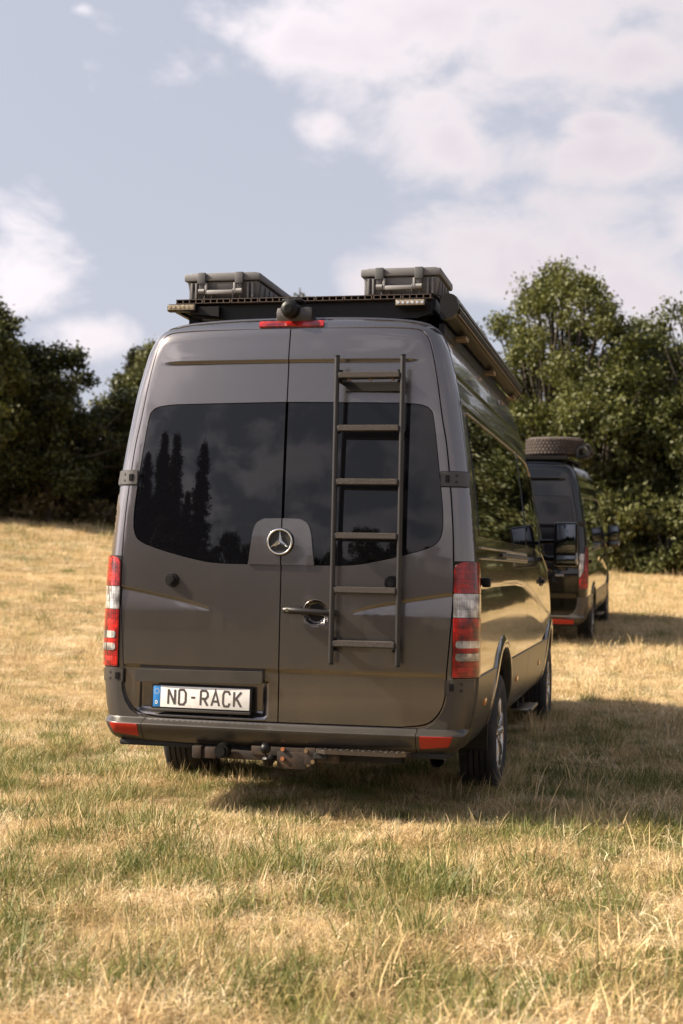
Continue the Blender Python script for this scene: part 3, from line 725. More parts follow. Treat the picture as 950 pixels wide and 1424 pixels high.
# handle
p, n = at_rear(.15, 1.070, 0)
hb = MB().tube([(.030, -.030, 1.076), (.045, -.036, 1.076), (.12, -.040, 1.073), (.22, -.036, 1.068), (.285, -.020, 1.066)], [.013, .018, .016, .015, .012], 12).box((.27, -.005, 1.067), (.05, .05, .034), .01)
hb.build('door_handle', POWDER, V1, 50)
MB().cyl((.052, -.050, 1.076), (.052, -.056, 1.076), .009, n=16).build('door_lock', CHROME, V1, 40)
cu = MB(); 
V, Fc = torus(.064, .0025, 0); V = [(a+.184, float(Yb(a+.184, c+1.066))-.001+b, c+1.066) for a, b, c in V]; meshobj('handle_cup_rim', V, Fc, PAINT, V1, True)
o = circ(.184, 1.066, .047, 28); panel('handle_cup', o, [], lambda A: (lambda q: (q[0]+np.array([0, -.001, 0]), q[1]))(rear(0)(A)), .012, BLACK, V1, .001)
# number plate light bar, recess, plate
o = rpoly([(-.765, .690), (-.080, .700), (-.080, .762), (-.765, .752)], .008, 2)
panel('plate_light_bar', [(a, b) for a, b in o], [], rear(.022, False), .03, CLAD, V1, .05)
PL = bpy.data.objects.new('number_plate', None); COL.objects.link(PL); PL.parent = V1
cx, cz = -.405, .613; tl = math.radians(1.2); yy = float(Yb(cx, cz))-.006
PL.location = (cx, yy, cz); PL.rotation_euler = (math.radians(-3), -tl*.0, -.0567*2*.405*-1*-1)
MB().box((0, .006, -.004), (.545, .016, .138), .006).build('plate_holder', BLACK, PL, 40)
MB().box((0, .001, .004), (.522, .010, .108), .002).build('plate_sheet', WHITE, PL, 40)
MB().box((-.241, .0005, .004), (.040, .0105, .107), .002).build('euro_band', BLUE, PL, 40)
MB().box((0, -.006, -.064), (.535, .008, .014), .002).build('holder_strip', CLAD, PL, 40)
for i in range(12):
    a = 2*math.pi*i/12; MB().box((-.241+.0125*math.cos(a), -.0052, .029+.0125*math.sin(a)), (.0032, .001, .0032)).build('euro_star', WHITE, PL)
def strokes(paths, x0, z0, w, h, t, m, parent, name='letter', y=-.0046):
    k = 0; V = []; Fc = []
    for path in paths:
        P_ = [np.array((x0+a*w, z0+b*h)) for a, b in path]; n = len(P_); L = []; R = []
        for i in range(n):
            d1 = (P_[i]-P_[i-1])/np.linalg.norm(P_[i]-P_[i-1]) if i else None; d2 = (P_[i+1]-P_[i])/np.linalg.norm(P_[i+1]-P_[i]) if i < n-1 else None
            if d1 is None: d1 = d2
            if d2 is None: d2 = d1
            nn = np.array([-d1[1]-d2[1], d1[0]+d2[0]]); nn /= np.linalg.norm(nn); sc = t/2/max(.35, nn@np.array([-d1[1], d1[0]]))
            L.append(P_[i]+nn*sc); R.append(P_[i]-nn*sc)
        b = len(V); k += 1
        for lr in (L, R): V += [(q[0], y-.0003*k, q[1]) for q in lr]
        Fc += [(b+i, b+i+1, b+n+i+1, b+n+i) for i in range(n-1)]
        c = len(V); V += [(q[0], y+.002, q[1]) for lr in (L, R) for q in lr]
        Fc += [(b+i, b+i+1, c+i+1, c+i) for i in range(n-1)]+[(b+n+i, b+n+i+1, c+n+i+1, c+n+i) for i in range(n-1)]
    return meshobj(name, V, Fc, m, parent)
GL = {'N': [[(0, 0), (0, 1)], [(0, 1), (1, 0)], [(1, 0), (1, 1)]],
      'D': [[(0, 0), (0, 1)], [(0, 1), (.7, 1), (1, .8), (1, .2), (.7, 0), (0, 0)]],
      '-': [[(0, .5), (1, .5)]],
      'R': [[(0, 0), (0, 1)], [(0, 1), (.75, 1), (1, .85), (1, .62), (.75, .46), (0, .46)], [(.45, .46), (1, 0)]],
      'A': [[(0, 0), (.5, 1), (1, 0)], [(.2, .3), (.8, .3)]],
      'C': [[(1, .78), (.8, 1), (.2, 1), (0, .8), (0, .2), (.2, 0), (.8, 0), (1, .22)]],
      'K': [[(0, 0), (0, 1)], [(1, 1), (.05, .42)], [(.32, .58), (1, 0)]]}
xx = -.178; LW, LH = .038, .074
for ch, w, gap in (('N', .036, .0225), ('D', .036, .030), ('-', .022, .030), ('R', .037, .0215), ('A', .042, .0205), ('C', .036, .0225), ('K', .038, 0)):
    strokes(GL[ch], xx, .004-LH/2, w, LH, .0105, INK, PL); xx += w+gap
strokes(GL['D'], -.247, -.034, .010, .015, .0038, WHITE, PL, 'letter', -.0052)
# brake light strip and camera
panel('brake_light', rpoly([(-.172, 2.528), (.172, 2.528), (.172, 2.556), (-.172, 2.556)], .006, 2), [], rear(.012, False), .02, RED, V1, .02)
CA = bpy.data.objects.new('rear_camera', None); COL.objects.link(CA); CA.parent = V1; CA.location = (0, .13, 2.60)
MB().box((.01, .04, -.005), (.20, .10, .09), .03).build('camera_base', CLAD, CA, 50)
MB().cyl((-.005, .03, .025), (-.005, -.045, .02), .052, .046, 24).sph((-.005, -.045, .02), .046, (1, .45, 1), 20).cyl((-.005, -.05, .02), (-.005, -.07, .018), .024, .020, 18).build('camera_dome', BLACK, CA, 50)
MB().box((0, .03, .07), (.11, .09, .02), .01).build('camera_hood', BLACK, CA, 50)

# ---------------- tow bar and step
TB = bpy.data.objects.new('tow_bar', None); COL.objects.link(TB); TB.parent = V1; TB.location = (0, -.03, 0)
MB().box((-.05, .02, .345), (.76, .05, .048), .006).box((-.405, .0, .350), (.05, .052, .062), .008).box((-.33, .0, .350), (.06, .058, .056), .004).build('cross_tube', IRON, TB, 40)
MB().box((.08, -.012, .372), (.40, .012, .045), .004).box((.09, -.014, .33), (.15, .014, .085), .004).build('mount_plate', IRON, TB, 40)
MB().tube([(-.012, .0, .345), (-.018, -.045, .318), (-.024, -.075, .318), (-.026, -.09, .345), (-.026, -.09, .375)], [.020, .021, .020, .017, .013], 12).build('ball_neck', BLACK, TB, 50)
MB().sph((-.026, -.09, .393), .027, n=20).cyl((-.026, -.09, .410), (-.026, -.09, .421), .016, n=16).build('tow_ball', BLACK, TB, 50)
MB().cyl((-.262, -.02, .366), (-.262, -.065, .366), .040, .036, 20).cyl((-.262, -.065, .366), (-.262, -.085, .366), .025, n=8).build('trailer_socket', BLACK, TB, 40)
MB().box((.185, -.01, .355), (.055, .03, .085), .004).build('side_bracket', IRON, TB, 40)
for x, z in ((.045, .385), (.045, .338), (-.045, .335), (.165, .382), (.200, .33)): MB().cyl((x, -.018, z), (x, -.032, z), .011, n=6).build('bolt', BOLT if x < .16 else BRASS, TB)
sp_ = [(.20, -.02), (.22, -.07), (.27, -.10), (.62, -.10), (.67, -.07), (.69, -.02)]
stp = MB().prism([(a, b+0.0) for a, b in sp_], .376, .396, 'z').build('rear_step', STEEL, V1)
for i in range(16):
    for j in range(3):
        x = .235+i*.028; y = -.035-j*.022
        MB().box((x, y, .3975), (.016, .005, .003), .001, Matrix.Rotation(.7 if (i+j) % 2 else -.7, 3, 'Z')).build('step_cleat', STEEL, stp)
MB().box((.40, .08, .352), (.46, .10, .05), .004).box((.24, -.01, .36), (.07, .10, .03), .004).build('step_bracket', DARK, V1)
MB().cyl((.80, .10, .346), (.80, .60, .36), .034, n=16, cap=False).build('exhaust_pipe', DARK, V1, 60)
MB().cyl((.80, .085, .346), (.80, .13, .346), .036, n=16, cap=False).build('exhaust_tip', ALU, V1, 60)

# ---------------- ladder (bolted to the right door)
LD = bpy.data.objects.new('roof_ladder', None); COL.objects.link(LD); LD.parent = V1
def lady(z): return -.075-(z-.8)*.030+float(np.interp(z, [.8, 2.35], [.0, .062]))
for x in (.286, .620):
    r = MB()
    r.tube([(x, lady(z), z) for z in np.linspace(.822, 2.345, 8)], .0135, 12); rr = r.build('ladder_rail', POWDER, LD, 50)
    MB().cyl((x, lady(.822), .814), (x, lady(.822), .822), .0145, n=12).cyl((x, lady(2.345), 2.345), (x, lady(2.345), 2.352), .0145, n=12).build('end_cap', BLACK, rr, 40)
RZ = (2.250, 1.985, 1.718, 1.450, 1.182, .917)
for i, z in enumerate(RZ):
    y = lady(z)
    rg = MB().box((.453, y+.018, z), (.318, .062, .030), .006).build('rung', POWDER, LD, 40)
    MB().box((.453, y-.0145, z+.003), (.300, .004, .026), .001).box((.453, y+.018, z+.016), (.300, .055, .003), .001).build('grip_strip', GRIP, rg)
    for x in (.294, .612): MB().box((x, y+.022, z), (.010, .060, .044), .003).build('rung_plate', POWDER, rg)
    if i in (0, 5):
        zb = z-.026
        pd, nd = at_rear(.453, z)
        for x in (.302, .604):
            p, n_ = at_rear(x, z-.01)
            MB().box((x, (y+p.y)/2+.01, z-.012), (.008, abs(p.y-y), .05), .002).build('stand_off', POWDER, rg)
            for dz in (-.028, .024): MB().cyl((x-.012, y+.012, z+dz), (x+.012, y+.012, z+dz), .007, n=8).build('bolt', BLACK, rg)
        if i == 0:
            p, n_ = at_rear(.453, z-.05)
            MB().box((.453, p.y-.012, z-.040), (.300, .016, .050), .003).build('mount_plate', POWDER, rg)
            for x in (.345, .455, .567): MB().cyl((x, y+.018, z-.015), (x, y+.018, z-.024), .009, n=8).build('bolt', BRASS, rg)

# ---------------- roof rack
RK = thing('roof_rack', 'black slatted roof rack with light bars lying on the roof of the brown-grey van', 'roof rack', (0, .3, 2.70))
SLn = .150
pm = None
for i in range(9):
    x = -.62+i*.155
    if pm is None:
        b = MB(); b.box((0, 1.5, .0215), (SLn, 3.0, .004)).box((0, 1.5, .0015), (SLn, 3.0, .003))
        for k in range(5): b.box((-SLn/2+.003+k*(SLn-.006)/4, 1.5, .0112), (.006, 2.998, .0162))
        o = b.build('slat', SLAT, RK); pm = o.data
    else: o = link('slat', pm, None, RK)
    o.location = (x, 0, 0)
MB().box((0, 1.5, .006), (1.38, 2.94, .004)).build('slat_core', DARK, RK)
b = MB()
b.prism([(-.58, -.075), (-.30, -.090), (.62, -.095), (.70, -.07), (.70, -.004), (-.70, -.004), (-.70, -.02)], .04, .10, 'y')
b.box((-.705, 1.5, -.02), (.02, 2.9, .04)).box((.705, 1.5, -.025), (.02, 2.9, .06))
for y in (.5, 1.2, 2.0, 2.8): b.box((0, y, -.025), (1.4, .06, .04))
b.build('side_rail', BLACK, RK)
for s in (-1, 1):
    for y in (.12, 1.1, 2.1, 2.9): MB().prism([(s*.60, -.03), (s*.66, -.03), (s*.66, -.13), (s*.60, -.16)], y, y+.05, 'y').build('rack_foot', BLACK, RK)
for s in (-1, 1):
    xc = -.65 if s < 0 else .595
    lb = MB().box((xc, -.02, -.028), (.165, .045, .042), .012).build('light_bar', BLACK, RK, 40)
    MB().box((xc, -.043, -.028), (.150, .006, .028), .003).build('led_lens', LED, lb)
    for k in range(6): MB().cyl((xc-.0625+k*.025, -.045, -.028), (xc-.0625+k*.025, -.049, -.028), .0095, .007, 12).build('led', CHROME if s > 0 else LED, lb, 30)
# mudguard-like fixing under the left corner
MB().prism([(-.70, -.02), (-.45, -.02), (-.45, -.075), (-.60, -.055)], -.01, .04, 'y').build('corner_gusset', BLACK, RK)

# ---------------- cases
def case(loc, L, label):
    c = thing('storage_case', label, 'case', loc, group='grey storage cases on the roof rack')
    w, h = .40, .145
    MB().box((0, L/2, .048), (w, L, .096), .012, taper=.93).build('case_body', CASE, c, 40)
    b = MB()
    for x in (-.17, -.145, .145, .17): b.box((x*1.0, -.0, .045), (.012, .02, .085), .003)
    for x in (-.06, .06, .10, -.10): b.box((x, .002, .03), (.008, .012, .055), .002)
    for k in range(int(L/.09)): b.box((w/2-.004, .06+k*.09, .045), (.018, .014, .085), .003).box((-w/2+.004, .06+k*.09, .045), (.018, .014, .085), .003)
    b.build('case_rib', CASE, c, 40)
    MB().box((0, L/2, .118), (w+.026, L+.03, .040), .010).box((0, L/2, .136), (w-.02, L-.03, .026), .012).build('case_lid', CASE, c, 40)
    b = MB()
    for x in (-.115, .085): b.box((x, L/2-.01, .1475), (.045, L-.1, .009), .003)
    b.build('lid_ridge', CASE, c, 40)
    for x in (-.11, .10):
        MB().box((x, -.022, .110), (.046, .020, .062), .005).box((x, -.018, .070), (.030, .016, .05), .004, Matrix.Rotation(.12, 3, 'X')).build('latch', CASE_DARK, c, 40)
        MB().cyl((x-.016, -.020, .040), (x+.016, -.020, .040), .014, n=12).build('latch_pivot', CASE_LIGHT, c, 40)
    MB().box((-.005, -.022, .034), (.150, .024, .024), .009).box((-.085, -.018, .055), (.014, .02, .06), .004).box((.075, -.018, .055), (.014, .02, .06), .004).build('carry_handle', CASE_LIGHT, c, 40)
    return c
case((-.445, .33, 2.726), .85, 'grey plastic storage case on the left half of the roof rack, open sky around it')
case((.530, .33, 2.726), .42, 'grey plastic storage case on the right half of the roof rack, beside the awning end')

# ---------------- awning
AW = thing('roll_awning', 'long black and silver roll-out awning clamped along the right edge of the van roof', 'awning', (.79, .3, 2.64))
pr = rpoly([(-.035, -.055), (.035, -.035), (.048, .02), (.035, .065), (-.015, .078), (-.042, .045)], .02, 4)
MB().prism([tuple(p) for p in pr], .03, 3.46, 'y').build('awning_case', mat('gloss_black_awning', (.004, .004, .004), .5, spec=.12), AW, 35)
for y in ((-.012, .04), (3.45, 3.50)): MB().prism([tuple(np.array(p)*1.10) for p in pr], y[0], y[1], 'y').build('end_cap', BLACK, AW, 35)
for (x, z, r, m_) in ((.046, -.022, .004, BRASS), (.052, .012, .004, ALU), (.046, .042, .0045, ALU), (.030, .071, .005, ALU)): MB().box((x, 1.75, z), (r*1.6, 3.42, r*1.6), .001).build('awning_trim', m_, AW)
MB().box((.049, 1.75, -.003), (.006, 3.40, .020), .001, Matrix.Rotation(.15, 3, 'Y')).build('lead_rail', BLACK, AW)
for y in (.55, 1.9, 3.25): MB().box((-.015, y, -.070), (.085, .10, .022), .004).box((-.05, y, -.09), (.02, .10, .05), .003).build('awning_bracket', BRASS, AW)
MB().box((-.05, 1.75, -.085), (.03, 3.3, .06), .006).build('mount_rail', BLACK, AW)

# ================================================================== the black van
V2 = thing('black_van', 'glossy black high-roof van parked behind the brown-grey van, spare tyre on its roof', 'van', (-.06, 12.55, .21), (math.radians(2.3), 0, math.radians(-1.2)))
van(V2, PAINT_BLACK, 3.2, True)
def slim_light(root, s):
    e = bpy.data.objects.new('tail_light', None); COL.objects.link(e); e.parent = root
    fn = wrap(s, .875, .012)
    panel('red_lens', rpoly([(0, .86), (.16, .88), (.20, 1.44), (.10, 1.44), (.075, 1.1), (0, 1.0)], .01, 2), [], fn, .03, RED, e, .012)
    panel('clear_lens', rpoly([(.0, 1.02), (.055, 1.10), (.075, 1.34), (.0, 1.34)], .01, 2), [], fn, .03, CLEAR, e, .012)
    return e
for s in (1, -1): slim_light(V2, s)
for s in (1, -1):
    panel('reflector', rpoly([(s*.50, .43), (s*.50, .465), (s*.80, .465), (s*.80, .43)], .006, 2), [], rear(.08, False), .05, REDP, V2, .02)
    p = MB().box((s*.875, .10, 1.75), (.11, .04, .07), .01).build('door_hinge', BLACK, V2, 40)
MB().box((0, -.045, .50), (1.45, .03, .02), .004).build('bumper_step', ALU, V2, 40)
MB().box((.62, -.03, 1.05), (.11, .02, .02), .003).build('badge', CHROME, V2)
RK2 = bpy.data.objects.new('low_rack', None); COL.objects.link(RK2); RK2.parent = V2; RK2.location = (0, .25, 2.60)
MB().box((0, 1.3, .05), (1.36, 2.6, .03), .006).box((0, .0, .05), (1.36, .03, .05), .006).build('rack_deck', BLACK, RK2)
for s in (-1, 1):
    for y in (.2, 1.3, 2.4): MB().box((s*.62, y, .0), (.05, .06, .09), .004).build('rack_foot', BLACK, RK2)
# spare tyre lying flat
ST = thing('spare_tyre', 'dusty spare tyre lying flat on the roof rack of the black van', 'tyre', (.40, 13.45, 3.08), (math.radians(2.4), 0, 0))
prof = [(.235, -.10), (.265, -.122), (.34, -.130), (.385, -.115), (.402, -.085), (.405, .085), (.385, .115), (.34, .130), (.265, .122), (.235, .10), (.225, 0)]
n = 60; V = []; Fc = []; k = len(prof)
for i in range(n):
    a = 2*math.pi*i/n
    for (r, z) in prof: V.append((r*math.cos(a), r*math.sin(a), z))
for i in range(n):
    for j in range(k): Fc.append((i*k+j, ((i+1) % n)*k+j, ((i+1) % n)*k+(j+1) % k, i*k+(j+1) % k))
meshobj('tyre_carcass', V, Fc, TYRE_DUSTY, ST, True)
b = MB()
for i in range(48):
    a = 2*math.pi*i/48
    for j, z in enumerate((-.088, -.044, 0, .044, .088)):
        aa = a+(j % 2)*.065; b.box((.409*math.cos(aa), .409*math.sin(aa), z), (.014, .036, .032), 0, Matrix.Rotation(aa, 3, 'Z'))
b.build('tread_blocks', TYRE_DUSTY, ST, kind='stuff')
MB().cyl((0, 0, -.05), (0, 0, .02), .22, n=32).build('rim', DARK, ST)
# coiled strap and box at the rack's right edge
SB = thing('recovery_boards', 'dark strap roll beside the spare tyre at the right edge of the black van roof', 'strap', (.80, 13.2, 2.98))
for k, (dx, dz) in enumerate(((0, 0), (.05, .05), (.09, .0))):
    V, Fc = torus(.075-.01*k, .022, 0, 20, 6); o = meshobj('strap_coil', V, Fc, mat('strap_webbing', (.05, .045, .04), .8, bump=(60, .6)) if k == 0 else bpy.data.materials['strap_webbing'], SB, True); o.location = (dx, .1*k, dz); o.rotation_euler = (.3*k, .4, .5*k)
MB().box((.0, .1, -.06), (.16, .3, .04), .008).build('strap_plate', BLACK, SB)

# ================================================================== terrain
def softp(t): return np.where(t > 30, t, np.log1p(np.exp(np.minimum(t, 30))))
def terr(x, y):
    x = np.asarray(x, float); y = np.asarray(y, float)
    yy = 44-softp((44-y)/4.)*4.                      # levels out beyond the trees
    r = .172*(softp((yy-8)/4.)-softp((0-8)/4.)*1.0)
    r = np.where(r < 0, 0, r)
    return r*1.06*(1+.088*softp((-x-3)/4.)*4.)
def bumps(x, y): return .012*np.sin(x*2.1+1.3*np.sin(y*1.7))*np.cos(y*2.7+.6*x)+.009*np.sin(5.1*x+y)*np.sin(4.3*y-x)
def gh(x, y): return terr(x, y)+.028+bumps(x, y)*(np.abs(y) < 80)
def axis(a, b, c, d, n1, n2, n3):
    return np.concatenate([-np.geomspace(-a if a < 0 else 1, abs(b), n1, endpoint=False), np.linspace(b, c, n2, endpoint=False), np.geomspace(c, d, n3)])
xs = axis(-1500, -26, 26, 1500, 26, 200, 26); ys = axis(-1500, -14, 60, 1500, 30, 300, 26)
X, Y = np.meshgrid(xs, ys); Z = gh(X, Y)-.012
nx, ny = len(xs), len(ys); V = np.stack([X.ravel(), Y.ravel(), Z.ravel()], 1)
Fc = [(j*nx+i, j*nx+i+1, (j+1)*nx+i+1, (j+1)*nx+i) for j in range(ny-1) for i in range(nx-1)]
def ground_mat():
    m = bpy.data.materials.new('dry_meadow_soil'); m.use_nodes = True; nt = m.node_tree; N = nt.nodes; L = nt.links; b = N['Principled BSDF']
    b.inputs['Roughness'].default_value = .95; b.inputs['Specular IOR Level'].default_value = .1
    tc = N.new('ShaderNodeTexCoord')
    def noise(sc, det=6, scale=(1, 1, 1), rough=.6):
        mp = N.new('ShaderNodeMapping'); mp.inputs['Scale'].default_value = scale; L.new(tc.outputs['Object'], mp.inputs[0])
        n = N.new('ShaderNodeTexNoise'); n.inputs['Scale'].default_value = sc; n.inputs['Detail'].default_value = det; n.inputs['Roughness'].default_value = rough; L.new(mp.outputs[0], n.inputs[0]); return n.outputs[0]
    def ramp(f, a, b_, c1, c2):
        r = N.new('ShaderNodeMapRange'); L.new(f, r.inputs[0]); r.inputs[1].default_value = a; r.inputs[2].default_value = b_
        x = N.new('ShaderNodeMix'); x.data_type = 'RGBA'; L.new(r.outputs[0], x.inputs[0])
        for i, c in ((6, c1), (7, c2)):
            if isinstance(c, tuple): x.inputs[i].default_value = (*c, 1)
            else: L.new(c, x.inputs[i])
        return x.outputs[2]
    a = ramp(noise(30, 8, rough=.8), .35, .68, (.035, .023, .011), (.21, .135, .062))
    c = ramp(noise(.45, 5, (1, 2.2, 1)), .42, .66, a, (.13, .115, .05))
    d = ramp(noise(.16, 4, (1, 3, 1)), .35, .7, c, ramp(noise(9, 6, rough=.8), .35, .65, (.38, .26, .13), (.62, .46, .26)))
    sp = N.new('ShaderNodeSeparateXYZ'); L.new(tc.outputs['Object'], sp.inputs[0])
    back_dark = N.new('ShaderNodeMapRange'); L.new(sp.outputs[1], back_dark.inputs[0]); back_dark.inputs[1].default_value = -8.5; back_dark.inputs[2].default_value = -12    # unseen ground behind the camera, painted dark so the doors mirror less light
    gx = N.new('ShaderNodeMix'); gx.data_type = 'RGBA'; L.new(back_dark.outputs[0], gx.inputs[0]); L.new(d, gx.inputs[6]); L.new(ramp(noise(2.5, 8), .3, .7, (.022, .022, .008), (.065, .058, .024)), gx.inputs[7]); d = gx.outputs[2]
    L.new(d, b.inputs['Base Color'])
    bn = N.new('ShaderNodeBump'); bn.inputs['Strength'].default_value = .8; bn.inputs['Distance'].default_value = .03; L.new(noise(45, 6, rough=.8), bn.inputs['Height']); L.new(bn.outputs[0], b.inputs['Normal'])
    return m
meshobj('ground', V, Fc, ground_mat(), None, True, kind='structure')

# ------------------------------------------------------------------ grass (stuff)
def blade_mat(name, c1, c2, trans=.35, tip=None):
    m = bpy.data.materials.new(name); m.use_nodes = True; nt = m.node_tree; N = nt.nodes; L = nt.links; N.clear()
    out = N.new('ShaderNodeOutputMaterial'); di = N.new('ShaderNodeBsdfPrincipled'); tr = N.new('ShaderNodeBsdfTranslucent'); mx = N.new('ShaderNodeMixShader')
    di.inputs['Roughness'].default_value = .55; di.inputs['Specular IOR Level'].default_value = .3
    g = N.new('ShaderNodeNewGeometry'); oi = N.new('ShaderNodeObjectInfo')
    ad = N.new('ShaderNodeMath'); ad.operation = 'ADD'; L.new(g.outputs['Random Per Island'], ad.inputs[0]); L.new(oi.outputs['Random'], ad.inputs[1])
    hf = N.new('ShaderNodeMath'); hf.operation = 'MULTIPLY'; L.new(ad.outputs[0], hf.inputs[0]); hf.inputs[1].default_value = .5
    x = N.new('ShaderNodeMix'); x.data_type = 'RGBA'; L.new(hf.outputs[0], x.inputs[0]); x.inputs[6].default_value = (*c1, 1); x.inputs[7].default_value = (*c2, 1)
    L.new(x.outputs[2], di.inputs['Base Color']); L.new(x.outputs[2], tr.inputs[0])
    mx.inputs[0].default_value = trans; L.new(di.outputs[0], mx.inputs[1]); L.new(tr.outputs[0], mx.inputs[2]); L.new(mx.outputs[0], out.inputs[0])
    return m
STRAW = blade_mat('straw_blades', (.26, .17, .068), (.78, .59, .33), .25)
PALE = blade_mat('bleached_straw', (.62, .49, .30), (.86, .72, .50), .3)
GREEN = blade_mat('green_blades', (.050, .068, .015), (.22, .235, .065), .35)
OLIVE = blade_mat('olive_blades', (.19, .165, .05), (.42, .35, .13), .3)
def tuft(n, h0, h1, spread, lean_, w, flat=0.):
    V = []; Fc = []
    for _ in range(n):
        a = rng.uniform(0, 2*math.pi); r = spread*math.sqrt(rng.uniform()); bx, by = r*math.cos(a), r*math.sin(a)
        h = rng.uniform(h0, h1); d = rng.uniform(0, 2*math.pi) if rng.uniform() < .7 else a; ln = rng.uniform(.1, 1)*lean_; fl = rng.uniform() < flat
        ww = w*rng.uniform(.6, 1.3); fx = rng.uniform(0, math.pi)
        if fl: ln = h*.95; hh = h*.25
        else: hh = h
        sx, sy = math.cos(fx)*ww/2, math.sin(fx)*ww/2
        b = len(V); z0 = rng.uniform(0, .02) if fl else -.01
        for t, k in ((0, 1), (.4, .85), (.75, .55)):
            px, py, pz = bx+math.cos(d)*ln*t**1.8, by+math.sin(d)*ln*t**1.8, z0+hh*(t if not fl else math.sin(t*2.2))
            V += [(px-sx*k, py-sy*k, pz), (px+sx*k, py+sy*k, pz)]
        V.append((bx+math.cos(d)*ln, by+math.sin(d)*ln, z0+hh*(1 if not fl else .8)))
        Fc += [(b, b+1, b+3, b+2), (b+2, b+3, b+5, b+4), (b+4, b+5, b+6)]
    return V, Fc
protos = bpy.data.collections.new('grass_kinds')
spec = [('a_straw', STRAW, (34, .02, .075, .085, .09, .0030, .6)), ('b_straw_tall', STRAW, (14, .05, .12, .07, .10, .0028, .25)), ('c_pale', PALE, (32, .025, .085, .08, .08, .0030, .7)),
        ('d_thatch', STRAW, (34, .03, .09, .09, .08, .0034, .95)), ('e_green', GREEN, (24, .03, .095, .055, .07, .0030, .15)), ('f_olive', OLIVE, (28, .03, .09, .075, .08, .0030, .4)),
        ('g_green_short', GREEN, (20, .03, .08, .07, .05, .0036, .3))]
def stalk():
    V, Fc = [], []
    for k in range(3):
        a = rng.uniform(0, 6.28); h = rng.uniform(.16, .26); l = rng.uniform(.02, .09); x0, y0_ = rng.normal(0, .03, 2)
        for t in np.linspace(0, 1, 5): V.append((x0+math.cos(a)*l*t*t-.0009, y0_+math.sin(a)*l*t*t, h*t)); V.append((x0+math.cos(a)*l*t*t+.0009, y0_+math.sin(a)*l*t*t, h*t))
        b = len(V)-10; Fc += [(b+2*i, b+2*i+1, b+2*i+3, b+2*i+2) for i in range(4)]
        for q in range(9):
            z = h*(.80+.022*q); c = np.array([x0+math.cos(a)*l, y0_+math.sin(a)*l, z]); d = rng.normal(0, .006, 3); b = len(V)
            V += [tuple(c), tuple(c+d+[.003, 0, .007]), tuple(c+d*1.2+[0, .003, .013])]; Fc.append((b, b+1, b+2))
    return V, Fc
def weed():
    V, Fc = [], []
    for k in range(11):
        a = k*2.4; L_ = rng.uniform(.05, .10); w = .016; b = len(V); c, s_ = math.cos(a), math.sin(a)
        for t, ww in ((0, .3), (.35, 1), (.7, .9), (1, .1)):
            z = .01+.05*math.sin(t*2.3)*rng.uniform(.7, 1.2); V += [(c*L_*t-s_*w*ww, s_*L_*t+c*w*ww, z), (c*L_*t+s_*w*ww, s_*L_*t-c*w*ww, z)]
        Fc += [(b+2*i, b+2*i+1, b+2*i+3, b+2*i+2) for i in range(3)]
    return V, Fc
for nm, m_, (v, f) in (('h_stalk', STRAW, stalk()), ('i_weed', GREEN, weed())):
    me = bpy.data.meshes.new(nm); me.from_pydata(v, [], f); me.materials.append(m_); protos.objects.link(bpy.data.objects.new(nm, me))
for nm, m_, a in spec:
    v, f = tuft(*a); me = bpy.data.meshes.new(nm); me.from_pydata(v, [], f); me.materials.append(m_); protos.objects.link(bpy.data.objects.new(nm, me))
def vnoise(x, y, seed, sc):
    r = np.random.default_rng(seed); g = r.uniform(0, 1, (64, 64)); u = (x/sc) % 64; v = (y/sc) % 64; i = np.floor(u).astype(int); j = np.floor(v).astype(int); fu = u-i; fv = v-j
    fu = fu*fu*(3-2*fu); fv = fv*fv*(3-2*fv); i1 = (i+1) % 64; j1 = (j+1) % 64; i %= 64; j %= 64
    return (g[i, j]*(1-fu)+g[i1, j]*fu)*(1-fv)+(g[i, j1]*(1-fu)+g[i1, j1]*fu)*fv
cx0, cy0 = 1.864, -6.951
def wedge(d0, d1, dens, margin):
    # points in the part of the field in front of the camera, plus a margin either side
    a0, a1 = -.22-.245, -.22+.245; area_n = []
    hw = .30
    A = dens*((d1**2-d0**2)*hw+2*margin*(d1-d0)); n = int(A)
    d = np.sqrt(rng.uniform(d0**2, d1**2, n)) if margin == 0 else rng.uniform(d0, d1, int(n*1.0))
    p = (hw*d+margin)/(hw*d1+margin); k = rng.uniform(size=len(d)) < p; d = d[k]
    n2 = int(n*1.0)
    s = rng.uniform(-1, 1, len(d))*(hw*d+margin)
    ca, sa = math.cos(-.22), math.sin(-.22)
    return cx0+sa*d+ca*s, cy0+ca*d-sa*s, d
PX, PY, PS, PI = [], [], [], []
